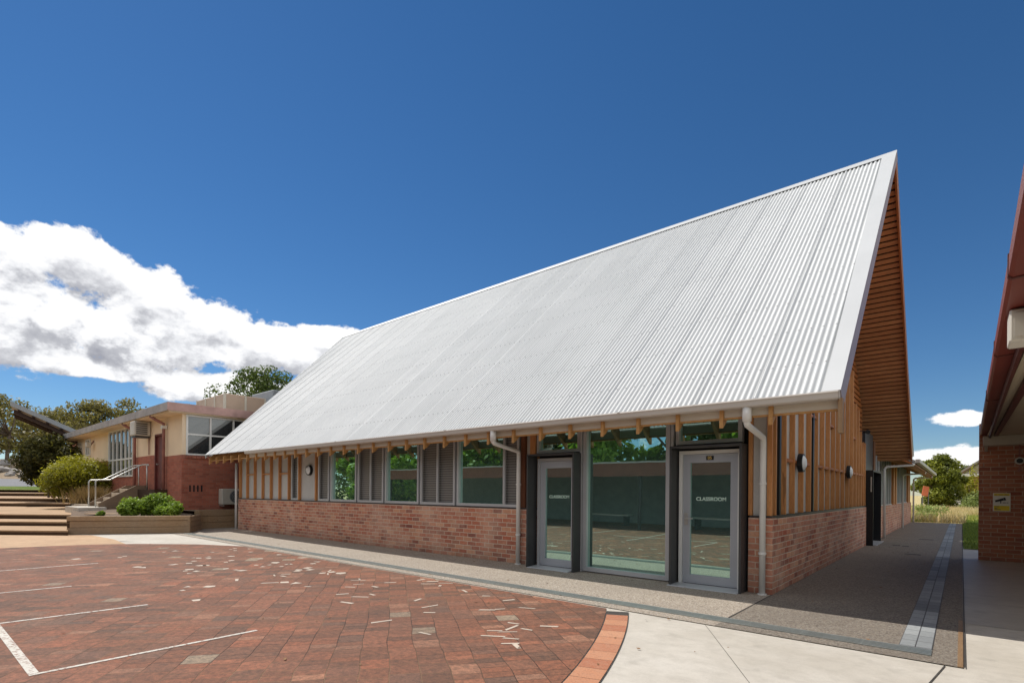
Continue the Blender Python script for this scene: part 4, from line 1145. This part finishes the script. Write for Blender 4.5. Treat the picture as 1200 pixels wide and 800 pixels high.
# upper lawn, road and rocky bank beyond the steps
grid = []
for (d, z) in ((41, 1.19), (47, 1.3), (52, 1.5)):
    grid.append([P3(vp(d, px), z) for px in range(-300, 131, 43)])
patch('upper_lawn', grid, M['lawn'])
grid = []
for (d, z) in ((52, 1.48), (57, 1.9), (62, 2.4)):
    grid.append([P3(vp(d, px), z) for px in range(-300, 131, 43)])
patch('road', grid, M['road'])
grid = []
for (d, z) in ((62, 2.38), (68, 3.4), (76, 5.0), (86, 6.2), (110, 7), (170, 8), (300, 9)):
    grid.append([P3(vp(d, px), z + random.uniform(-.25, .25) - max(0, (px - 60)) * .012) for px in range(-400, 481, 44)])
patch('hillside', grid, M['litter'])
for k in range(26):
    d = random.uniform(63, 78); px = random.uniform(-60, 34); z = 2.5 + (d - 62) * .18
    c = vp(d, px); r = random.uniform(.35, .9)
    bm = bmesh.new(); bmesh.ops.create_icosphere(bm, subdivisions=2, radius=r)
    for v in bm.verts: v.co *= random.uniform(.75, 1.15); v.co.z *= .7
    me = bpy.data.meshes.new('boulder'); bm.to_mesh(me); bm.free(); me.materials.append(M['rock'])
    o = bpy.data.objects.new('boulder', me); COL.objects.link(o); o.location = (c.x, c.y, z)
    tag(o, 'grey boulder on the rocky bank beyond the steps', 'boulder', 'grey boulders on the far bank')

# timber planter box
A = Vector((-20.16, 3.3, 0)); B = Vector((-18.45, 6.02, 0)); dAB = (B - A).normalized(); nAB = Vector((-dAB.y, dAB.x, 0))
pb = thing('planter_box', 'low timber sleeper planter box holding a green bush', 'planter', tuple((A + B) / 2))
def sleeper_wall(parent, a, b, z0, z1, n, th=.075, name='sleeper', mat='sleeper'):
    h = (z1 - z0) / n
    d = (b - a).normalized(); nn = Vector((-d.y, d.x, 0)) * th
    for k in range(n):
        j = .004 * ((k % 2) * 2 - 1)
        p = [a + nn.normalized() * j, b + nn.normalized() * j, b + nn, a + nn]
        MB().hexa([(q.x, q.y, z0 + h * k) for q in p] + [(q.x, q.y, z0 + h * (k + 1) - .006) for q in p]).build(name, M[mat], parent, .006)
sleeper_wall(pb, A, B, 0, .40, 2); 
MB().hexa([(q.x, q.y, .401) for q in (A - nAB * .02, B - nAB * .02, B + nAB * .2, A + nAB * .2)] + [(q.x, q.y, .535) for q in (A - nAB * .02, B - nAB * .02, B + nAB * .2, A + nAB * .2)]).build('sleeper', M['sleeper'], pb, .006)
B2 = B + nAB * 1.35; A2 = A + nAB * 2.4
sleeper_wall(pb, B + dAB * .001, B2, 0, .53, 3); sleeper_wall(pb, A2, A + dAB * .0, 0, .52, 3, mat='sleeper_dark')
MB().quad(P3(A + nAB * .08, .43), P3(B + nAB * .08, .43), P3(B2, .45), P3(A2, .45)).build('soil', M['soil'], pb)
# retaining wall under the old block
rw = thing('retaining_wall', 'timber sleeper retaining wall along foot of red brick block', 'wall', (-20.1, 9, 0))
sleeper_wall(rw, Vector((-20.0, 6.75, 0)), Vector((-20.25, 14, 0)), 0, .66, 3, .15)
sleeper_wall(rw, B2 + Vector((-.2, .1, 0)), Vector((-20.0, 6.75, 0)), 0, .64, 3, .12)
grid = [[(-20.1, 6.9, .6), (-20.3, 10, .6), (-20.3, 16, .6)], [(-21.6, 6.5, .62), (-21.6, 10, .62), (-21.6, 16, .62)]]
patch('raised_ground', grid, M['litter'])
# low sandstone garden ledges
for k, (d, p0, p1, z, h) in enumerate(((21.3, 86, 112, .62, .16), (23.0, 85.5, 128, .78, .16), (25.0, 84.5, 128, .94, .16), (18.2, 98, 142, .47, .10))):
    a, b = vp(d, p0), vp(d, p1)
    q = [a, b, b + FWD * .35, a + FWD * .35]
    o = MB().hexa([(w.x, w.y, z - .15) for w in q] + [(w.x, w.y, z + h - .06) for w in q]).build('garden_edging', M['stone'] if k < 3 else M['sleeper'], None, .02, base=(a.x, a.y, z))
    tag(o, ['lowest pale stone edging left of the handrail foot', 'middle pale stone edging left of the handrail', 'topmost pale stone edging below the dry shrub', 'weathered plank edging in soil behind the planter front'][k], 'garden edging')
# entry steps of the old block with landing
es = thing('entry_steps', 'stone entry steps rising to the dark red door', 'steps', (-25.5, 5.8, .6))
for k in range(4):
    y0 = 5.2 + k * .27; z = .66 + .175 * (k + 1)
    MB().box(-26.5, -25.2, y0, y0 + .32, z - .16, z - .001 * k).build('step', M['stone'], es, .008)
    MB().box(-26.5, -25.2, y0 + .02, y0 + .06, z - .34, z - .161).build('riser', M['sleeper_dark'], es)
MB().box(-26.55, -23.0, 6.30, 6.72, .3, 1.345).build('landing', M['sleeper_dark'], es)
for x in (-25.19, -26.6):
    MB().prism([(x, 5.05, .55), (x, 5.05, .80), (x, 6.25, 1.50), (x, 6.66, 1.50), (x, 6.66, .55)], (.08, 0, 0)).build('stringer', wood('pale_stringer', (.22, .15, .10), (.34, .25, .17), 1, 1, .8), es)
struct(MB().box(-26.9, -24.6, 4.35, 5.19, .3, .66).build('step_apron', M['concrete']))
hr = thing('handrail', 'galvanised tube handrail beside the entry steps', 'handrail', (-26, 5.7, .65))
for x, nm in ((-25.35, 0), (-26.45, 1)):
    m = MB(); m.tube([(x, 5.0, .65), (x, 5.0, 1.62), (x, 5.03, 1.68), (x, 5.09, 1.70), (x, 5.45, 1.71), (x + .06, 6.42, 2.31), (x + .12, 6.5, 2.34), (x + .75, 6.52, 2.33), (x + .8, 6.52, 2.29)], .026, 10)
    m.build('rail', M['galv'], hr, smooth=True)
    MB().tube([(x + .6, 6.52, 1.34), (x + .6, 6.52, 2.33)], .024, 10).build('post', M['galv'], hr, smooth=True)

# ------------------------------------------------------------------ covered walkway building on the right
vb = thing('brick_verandah_block', 'brown red brick block with red gutter and cream soffit at right edge', 'building', (3, 8, 0))
m = MB(); m.box(.28, 8, 15.0, 15.3, -.02, 2.9)
m.box(4.6, 4.9, 9, 14.99, -.02, 2.9)
m.build('brick_wall', M['brick_brown'], vb)
def gl(y): return .165 + .0082 * y      # gutter line, drifting slightly
prof = [(0, 2.66), (.0, 2.77), (.012, 2.785), (.02, 2.77), (.02, 2.68), (.13, 2.68), (.13, 2.655), (.02, 2.645)]
ya, yb2 = 1.0, 15.4
m = MB(); n_ = len(prof)
m.v = [(gl(ya) + a, ya, z) for a, z in prof] + [(gl(yb2) + a, yb2, z) for a, z in prof]
m.f = [tuple(range(n_)), tuple(range(2 * n_ - 1, n_ - 1, -1))] + [(k, (k + 1) % n_, n_ + (k + 1) % n_, n_ + k) for k in range(n_)]
gt2 = m.build('gutter', M['colorred'], vb)
for y in (2.2, 4.2, 6.5, 9.5):
    m = MB(); m.v = []
    m.prism([(gl(y) + a - .004, y, z - .004) for a, z in ((0, 2.655), (0, 2.79), (.014, 2.795), (.014, 2.67), (.13, 2.66), (.13, 2.65), (.02, 2.642))], (.0, .035, 0)); m.build('gutter_bracket', M['colorred_dark'], gt2)
MB().hexa([(gl(ya) + .131, ya, 2.55), (gl(ya) + .16, ya, 2.55), (gl(yb2) + .16, yb2, 2.55), (gl(yb2) + .131, yb2, 2.55), (gl(ya) + .131, ya, 2.80), (gl(ya) + .16, ya, 2.80), (gl(yb2) + .16, yb2, 2.80), (gl(yb2) + .131, yb2, 2.80)]).build('fascia', M['colorred_dark'], vb)
MB().hexa([(gl(ya) + .03, ya, 2.79), (6, ya, 3.9), (6, 15.4, 3.9), (gl(yb2) + .03, 15.4, 2.79), (gl(ya) + .03, ya, 2.83), (6, ya, 3.94), (6, 15.4, 3.94), (gl(yb2) + .03, 15.4, 2.83)]).build('roof', M['colorred'], vb)
MB().box(.40, 4.59, 1.05, 14.98, 2.60, 2.63).build('soffit', M['soffit_cream'], vb)
m = MB(); m.box(.48, .54, 1.06, 14.0, 2.54, 2.597); m.build('soffit_trim', M['colorred_dark'], vb)
MB().box(.33, 4.6, 14.55, 14.72, 2.40, 2.596).build('beam', M['beam_cream'], vb, .006)
MB().prism([(.36, 14.98, 2.30), (.36, 14.75, 2.42), (.36, 14.98, 2.42)], (.05, 0, 0)).build('brace', M['beam_cream'], vb)
jb = thing('junction_box', 'pale grey metal box mounted under red gutter at right', 'metal box', (.4, 4.9, 2.6))
MB().box(.24, .50, 4.9, 5.15, 2.42, 2.64).build('casing', M['ac'], jb, .01)
MB().box(.265, .475, 4.892, 4.899, 2.45, 2.61).build('cover', M['ac'], jb)
sg = thing('camera_sign', 'small white and yellow surveillance camera sign on brick wall', 'sign', (.635, 14.98, 1.25))
MB().box(.50, .77, 14.975, 14.995, 1.05, 1.43).build('board', M['signwhite'], sg)
m = MB(); m.box(.515, .755, 14.968, 14.974, 1.375, 1.418); m.box(.515, .755, 14.968, 14.974, 1.065, 1.165); m.build('colour_band', M['yellow'], sg)
m = MB(); y = 14.966
def rot(cx_, cz_, a, pts): return [(cx_ + u * math.cos(a) - v * math.sin(a), y, cz_ + u * math.sin(a) + v * math.cos(a)) for u, v in pts]
m.prism(rot(.615, 1.285, .3, [(-.085, -.022), (.05, -.024), (.05, .026), (-.085, .018)]), (0, .006, 0))
m.prism(rot(.615, 1.285, .3, [(.052, -.03), (.085, -.028), (.085, .03), (.052, .032)]), (0, .006, 0))
m.prism([(.615, y, 1.27), (.63, y, 1.265), (.628, y, 1.215), (.612, y, 1.215)], (0, .006, 0))
m.build('camera_pictogram', M['ink'], sg)
m = MB()
for x0, x1, z0 in ((.525, .57, 1.388), (.585, .66, 1.388), (.675, .735, 1.388), (.65, .70, 1.222), (.71, .735, 1.222), (.53, .60, 1.14), (.53, .57, 1.105), (.53, .62, 1.08)):
    m.box(x0, x1, 14.962, 14.9675, z0, z0 + .013)
m.build('small_print', plain('faded_print', (.16, .14, .08), .6), sg)
cd = thing('alarm_conduit', 'grey conduit with round black sounder on brick wall at right edge', 'conduit', (.9, 14.95, 2.1))
MB().tube([(.9, 14.97, 2.6), (.9, 14.97, 1.9)], .012, 8).build('pipe', M['redpipe'], cd)
MB().disc((.9, 14.985, 2.09), (0, -1, 0), .075, .05, 20).build('ring', M['ac'], cd)
MB().disc((.9, 14.934, 2.09), (0, -1, 0), .05, .01, 20).build('sounder', M['black'], cd)
MB().disc((.9, 14.985, 1.9), (0, -1, 0), .035, .03, 14).build('knob', M['redpipe'], cd)

# ------------------------------------------------------------------ meadow, shrubs, house beyond the alley
def mead(n, fn):
    out = []
    while len(out) < n:
        d = random.uniform(24, 50); px = random.uniform(1062, 1165)
        p = vp(d, px)
        if p.y < 33.6 or not fn(p): continue
        out.append((p.x, p.y, .0))
    return out
pts = mead(9000, lambda p: p.x < .15 or p.y > 47)
gs = blades('meadow_grass', M['leaf_grass'], pts, .12, .55, .025)
gs['kind'] = 'stuff'
pts = mead(3500, lambda p: (math.sin(p.x * 1.3 + p.y * .5) > .2))
gs2 = blades('green_meadow_grass', M['leaf_grass_g'], pts, .08, .35, .02); gs2['kind'] = 'stuff'
pts = [(random.uniform(.05, 1.6), random.uniform(17.8, 40), .012) for k in range(14000)]
gl_ = blades('lawn_grass', leaf('lawn_blade', (.05, .09, .015), (.22, .29, .05), .3), pts, .03, .07, .006); gl_['kind'] = 'stuff'

def shrub(name, label, cat, c, r, h, cnt, mat, size, group=None, tint=.5, ncl=9, stems=True, squash=.8):
    t = thing(name, label, cat, c, group)
    cl = []
    for k in range(ncl):
        a = random.uniform(0, 2 * PI); q = math.sqrt(random.random()) * .62
        zz = random.uniform(.25, .72)
        rr = random.uniform(.32, .5)
        cl.append((c[0] + r * q * math.cos(a), c[1] + r * q * math.sin(a), c[2] + h * zz, r * rr, r * rr, h * rr * squash * .75, cnt // ncl, tint + random.uniform(-.18, .18)))
    leaves('foliage', mat, cl, size, t, c)
    if stems:
        m = MB()
        for k in range(5):
            a = random.uniform(0, 2 * PI)
            m.tube([(c[0], c[1], c[2] - .1), (c[0] + r * .25 * math.cos(a), c[1] + r * .25 * math.sin(a), c[2] + h * .35), (c[0] + r * .5 * math.cos(a), c[1] + r * .5 * math.sin(a), c[2] + h * .6)], .025 * h, 6, .008 * h)
        m.build('stem', M['bark'], t)
    return t
c = vp(30.5, 1091); shrub('garden_shrub', 'silvery green shrub in meadow beside end of wing', 'shrub', (c.x, c.y, 0), 1.15, 1.0, 1500, M['leaf_garden'], .06, 'shrubs in the meadow', .55)
c = vp(28, 1086); shrub('garden_shrub', 'low pale green shrub in front of taller shrub by the wing', 'shrub', (c.x, c.y, 0), .7, .5, 800, M['leaf_garden'], .05, 'shrubs in the meadow', .65)
c = vp(46, 1138); shrub('garden_shrub', 'round bright green shrub beside sunny lawn near brick corner', 'shrub', (c.x, c.y, 0), 1.2, 1.15, 1500, M['leaf_garden'], .06, 'shrubs in the meadow', .6)
c = vp(46, 1147); shrub('garden_shrub', 'taller hedge shrub before the house at right', 'shrub', (c.x, c.y, 0), 1.4, 1.9, 1200, M['leaf_garden'], .09, 'shrubs in the meadow', .5)
c = vp(55, 1137); shrub('columnar_shrub', 'narrow yellow green shrub against the house wall', 'shrub', (c.x, c.y, 0), 1.0, 4.0, 1500, M['leaf_lime'], .11, None, .4, squash=1.3)
fe = thing('low_fence', 'low grey steel rail fence behind the meadow', 'fence', tuple(vp(50, 1115)))
a, b = vp(50, 1080), vp(52, 1180)
for k in range(12):
    p = a.lerp(b, k / 11); MB().box(p.x - .04, p.x + .04, p.y - .04, p.y + .04, 0, 1.1).build('post', M['fence'], fe)
for z in (.35, .7, 1.02): MB().bar((a.x, a.y, z), (b.x, b.y, z), .04, .09).build('rail', M['fence'], fe)
ob2 = thing('notice_board', 'small orange red board in shade of tree beyond the wing', 'board', tuple(vp(46, 1084)))
p = vp(46, 1081); q = vp(46, 1088)
MB().bar((p.x, p.y, 1.75), (q.x, q.y, 1.65), .05, .85).build('panel', M['orange'], ob2, .01)
for e in (p, q): MB().box(e.x - .03, e.x + .03, e.y + .03, e.y + .09, 0, 1.8).build('post', M['fence'], ob2)
# house
hs = thing('brick_house', 'brick house with grey gabled roof beyond the meadow at right', 'house', tuple(vp(60, 1170)))
Hc = vp(58, 1128)
u = Vector((1, 0, 0)); f2 = Vector((0, 1, 0))
def HP(a, b, z): w = Hc + u * a + f2 * b; return (w.x, w.y, z)
m = MB(); m.hexa([HP(1, 1, 0), HP(9, 1, 0), HP(9, 9, 0), HP(1, 9, 0), HP(1, 1, 3.6), HP(9, 1, 3.6), HP(9, 9, 3.6), HP(1, 9, 3.6)]); m.build('wall', M['brick_brown'], hs)
m = MB(); m.prism([HP(.2, .5, 3.75), HP(9.8, .5, 3.75), HP(5, .5, 7.6)], tuple(f2 * .1)); m.build('gable', M['house_gable'], hs)
m = MB()
m.prism([HP(-.3, .3, 3.75), HP(-.3, .3, 3.95), HP(5, .3, 8.05), HP(10.3, .3, 3.95), HP(10.3, .3, 3.75), HP(5, .3, 7.75)], tuple(f2 * 9.5)); m.build('roof', M['house_roof'], hs)
m = MB(); m.hexa([HP(-.1, .2, 3.45), HP(10, .2, 3.45), HP(10, .45, 3.45), HP(-.1, .45, 3.45), HP(-.1, .2, 3.72), HP(10, .2, 3.72), HP(10, .45, 3.72), HP(-.1, .45, 3.72)]); m.build('fascia', M['white'], hs)
m = MB(); m.hexa([HP(1.9, .93, 1.5), HP(4.6, .93, 1.5), HP(4.6, 1.0, 1.5), HP(1.9, 1.0, 1.5), HP(1.9, .93, 3.3), HP(4.6, .93, 3.3), HP(4.6, 1.0, 3.3), HP(1.9, 1.0, 3.3)]); w_ = m.build('window', M['white'], hs)
for a0 in (2.0, 2.9, 3.8): MB().quad(HP(a0, .92, 1.6), HP(a0 + .7, .92, 1.6), HP(a0 + .7, .92, 3.2), HP(a0, .92, 3.2)).build('pane', M['glass_old'], w_, recalc=False)
h2 = thing('distant_house', 'small white roof showing above the tree far away', 'house', tuple(vp(75, 1122)))
Hc2 = vp(75, 1116)
def HQ(a, b, z): w = Hc2 + u * a + f2 * b; return (w.x, w.y, z)
MB().hexa([HQ(0, 0, 0), HQ(6, 0, 0), HQ(6, 6, 0), HQ(0, 6, 0), HQ(0, 0, 4.6), HQ(6, 0, 4.6), HQ(6, 6, 4.6), HQ(0, 6, 4.6)]).build('wall', M['white'], h2)
MB().prism([HQ(-.4, -.4, 4.6), HQ(6.4, -.4, 4.6), HQ(3, -.4, 6.0)], tuple(f2 * 7)).build('roof', M['grey_metal'], h2)

# ------------------------------------------------------------------ trees
def tree(name, label, base, h, spread, mat, leaf_size, ncl, per, group=None, trunk_h=.35, tint=.45, open_=.30, flat=.55, wide=None):
    base = tuple(base); t = thing(name, label, 'tree', base, group)
    bx, by, bz = base; cl = []; tips = []
    for k in range(ncl):
        a = random.uniform(0, 2 * PI); q = math.sqrt(random.random())
        zz = trunk_h + (1 - trunk_h) * random.random() ** .8
        env = math.sin(PI * min(1, max(.12, (zz - trunk_h) / (1 - trunk_h) * .8 + .15))) ** .6
        r = spread * random.uniform(.16, .30)
        x = bx + spread * q * env * math.cos(a); y = by + spread * q * env * math.sin(a); z = bz + h * zz - r * .4
        cl.append((x, y, z, r * 1.15, r * 1.15, r * flat * 1.3, per, tint + random.uniform(-.22, .22)))
        tips.append((x, y, z))
    leaves('crown', mat, cl, leaf_size, t, base, shell=open_)
    m = MB(); rt = h * .022
    top = (bx + random.uniform(-.4, .4), by + random.uniform(-.4, .4), bz + h * max(.3, trunk_h + .15))
    m.tube([(bx, by, bz - .6), (bx + .1, by, bz + h * trunk_h * .5), top], rt * 1.3, 8, rt * .8)
    for k in range(0, ncl, max(1, ncl // 14)):
        x, y, z = tips[k]
        m.tube([top, ((top[0] + x) / 2, (top[1] + y) / 2, top[2] + (z - top[2]) * .35 + .2), (x, y, z)], rt * .6, 6, rt * .15)
    m.build('trunk', M['bark'], t, smooth=True)
    return t
def T(d, px, pytop, zb, **kw):
    c = vp(d, px); hor = 575.6 + (px - 600) * .008
    ztop = EYE + (hor - pytop) / F * d
    return (c.x, c.y, zb), ztop - zb
G_ = 'gum trees behind the school block'
for (d, px, py, zb, spr, lab, mt) in (
        (78, 8, 462, 5, 4.2, 'tall gum tree at far left edge behind rocky bank', 'leaf_euc'),
        (92, 55, 478, 6, 5.2, 'olive gum tree seen above the upswept dark roof', 'leaf_euc'),
        (84, 108, 470, 5, 4.6, 'spreading gum tree above the grey fascia, left of the leafiest one', 'leaf_euc'),
        (88, 140, 466, 5, 4.8, 'leafiest gum tree above middle of the old block roof', 'leaf_euc'),
        (90, 172, 478, 5, 3.6, 'small gum tree above right part of the grey fascia', 'leaf_euc'),
        (95, 25, 490, 6, 4.6, 'dark gum tree low behind the round bush', 'leaf_euc'),
        (100, 85, 488, 6, 4.8, 'thin gum tree behind the upswept roof end', 'leaf_euc'),
        (95, -30, 470, 6, 6, 'gum tree just beyond the left edge of the hillside', 'leaf_euc'),
        (95, 217, 474, 5, 2.2, 'small gum crown peeking above the tan rooftop cooler', 'leaf_euc')):
    b, h = T(d, px, py, zb)
    tree('gum_tree', lab, b, h, spr * 1.15, M[mt], .24, 34, 130, G_, .26, .5)
b, h = T(62, 306, 434, 0); tree('gum_tree', 'dense bright green tree rising behind the white roof verge', b, h, 5.0, M['leaf_euc_y'], .17, 46, 240, None, .55, .5, .45, .7)
b, h = T(49, 1099, 534, 0); tree('fig_tree', 'broad glossy green tree beyond the meadow', b, h, 2.0, M['leaf_fig'], .12, 56, 260, None, .1, .5, .4, .8)
b, h = T(70, 1128, 545, 0); tree('garden_tree', 'distant dark tree behind the house garden', b, h, 4, M['leaf_fig'], .2, 24, 160, None, .2, .35)
# bushes on the left bank
c = vp(29, 57); bx_, by_ = c.x, c.y
def mound(name, label, cat, c, rx_, h, n, mat, size, tint, ncl=24, stem=True):
    t = thing(name, label, cat, c)
    cl = []
    for k in range(ncl):
        a = random.uniform(0, 2 * PI); e = math.asin(random.uniform(-.75, 1.0)); q = random.uniform(.55, .8)
        r = rx_ * random.uniform(.30, .46)
        zc = c[2] + h * .47
        cl.append((c[0] + rx_ * q * math.cos(e) * math.cos(a), c[1] + rx_ * q * math.cos(e) * math.sin(a), zc + h * .5 * q * math.sin(e), r, r, r * .85, n // ncl, tint + .35 * math.sin(e) - .12 + random.uniform(-.12, .12)))
    leaves('foliage', mat, cl, size, t, c, shell=.45, aspect=.42, spiky=.5)
    if stem:
        m = MB()
        for k in range(4): m.tube([(c[0], c[1], c[2] - .2), (c[0] + random.uniform(-.5, .5), c[1] + random.uniform(-.5, .5), c[2] + h * .6)], .06, 6, .02)
        m.build('stem', M['bark'], t)
    return t
mound('round_bush', 'large dark rounded bush below the upswept roof', 'bush', (c.x, c.y, 1.05), 1.42, 3.4, 24000, M['leaf_dark'], .10, .45, 40)
c = vp(25, 94); mound('lime_bush', 'spreading lime green bush before the school block', 'bush', (c.x, c.y, .85), 1.4, 2.0, 19000, M['leaf_lime'], .06, .5, 34)
c = vp(26.5, 138); mound('dark_shrub', 'dark shrub in shade below the tall school windows', 'bush', (c.x, c.y, .85), .75, 2.1, 3500, M['leaf_dark'], .05, .1, 12)
c = vp(23.3, 107); t = thing('dry_shrub', 'dry straw coloured twiggy shrub behind the handrail', 'shrub', (c.x, c.y, .75))
pts = [(c.x + random.gauss(0, .42), c.y + random.gauss(0, .3), .72) for k in range(1500)]
blades('stalks', M['leaf_dry'], pts, .25, .85, .012, t, (c.x, c.y, .75), .35)
PG = 'green plants in the planter box'
for k, (px, d, r, h, lab) in enumerate(((153, 17.2, .52, .62, 'yellow green leafy plant at left of planter box'), (181, 17.5, .62, .84, 'tallest deep green plant in middle of planter box'), (197, 17.0, .42, .52, 'low bright green plant at right of planter box'), (120, 17.1, .18, .2, 'tiny sprig alone in soil at left of planter box'))):
    c = vp(d, px)
    shrub('leafy_plant', lab, 'plant', (c.x, c.y, .44), r, h, 2600 if k < 3 else 150, M['leaf_green'], .055, PG, (.62, .42, .58, .3)[k], 14 if k < 3 else 3, True, 1.0)

# ------------------------------------------------------------------ what stands behind the viewer (seen in the window glass)
kb = thing('covered_walkway', 'long low school verandah with red fascia behind the viewer', 'building', (-9, -4, 0))
MB().box(-26, -1.6, -6.2, -6.0, 0, 2.4).build('wall', plain('dark_shaded_wall', (.24, .27, .28), .9), kb)
MB().box(-26, -1.5, -6.3, -2.0, 2.42, 2.5).build('roof', M['flash'], kb)
MB().box(-26, -1.5, -1.99, -1.93, 1.98, 2.46).build('fascia', plain('brown_red_fascia', (.24, .09, .06), .6), kb)
MB().box(-26, -1.5, -1.995, -1.90, 2.461, 2.52).build('gutter', M['gutter'], kb)
for x in (-24, -19, -14, -9, -4): MB().box(x - .05, x + .05, -2.2, -2.1, 0, 2.42).build('post', M['steel_dark'], kb)
for x in (-21, -16, -11.5, -6.5):
    bn = thing('bench', 'long timber bench under the verandah behind the viewer', 'bench', (x, -4, 0), 'benches under the verandah')
    MB().box(x - 1.2, x + 1.2, -4.2, -3.7, .42, .47).build('seat', M['galv'], bn)
    for q in (-1, 1): MB().box(x + q - .04, x + q + .04, -4.15, -3.75, 0, .42).build('leg', M['steel_dark'], bn)
RG = 'trees behind the verandah roof'
for k, (x, y, h, s, mt) in enumerate(((-25, -17, 9, 4.5, 'leaf_euc_y'), (-18, -15, 7.5, 4, 'leaf_green'), (-12, -16, 9.5, 4.5, 'leaf_euc_y'), (-6.5, -14, 7, 3.6, 'leaf_green'), (-1, -15, 8.5, 4.2, 'leaf_euc_y'), (5, -17, 9, 4.5, 'leaf_euc_y'), (-31, -14, 8, 4.2, 'leaf_green'), (-37, -20, 9, 5, 'leaf_euc_y'), (-34, -9, 5, 3.2, 'leaf_green'), (-44, -14, 9, 5, 'leaf_euc_y'), (-52, -20, 10, 6, 'leaf_euc_y'), (-40, -28, 11, 6, 'leaf_green'), (-60, -10, 10, 6, 'leaf_euc_y'), (-50, -34, 12, 7, 'leaf_euc_y'), (-30, -24, 10, 5, 'leaf_euc_y'))):
    tree('shade_tree', 'leafy tree behind the verandah roof, out of view behind the viewer', (x, y, 0), h, s, M[mt], .26, 30, 190, RG, .12, .5, .4, .8)

# ------------------------------------------------------------------ render settings and tidy up
for o in bpy.data.objects:
    if '_base' in o: del o['_base']
S.view_settings.view_transform = 'Standard'; S.view_settings.look = 'None'; S.view_settings.exposure = 0; S.view_settings.gamma = 1
S.render.engine = 'CYCLES'
S.cycles.max_bounces = 8; S.cycles.diffuse_bounces = 4; S.cycles.glossy_bounces = 4
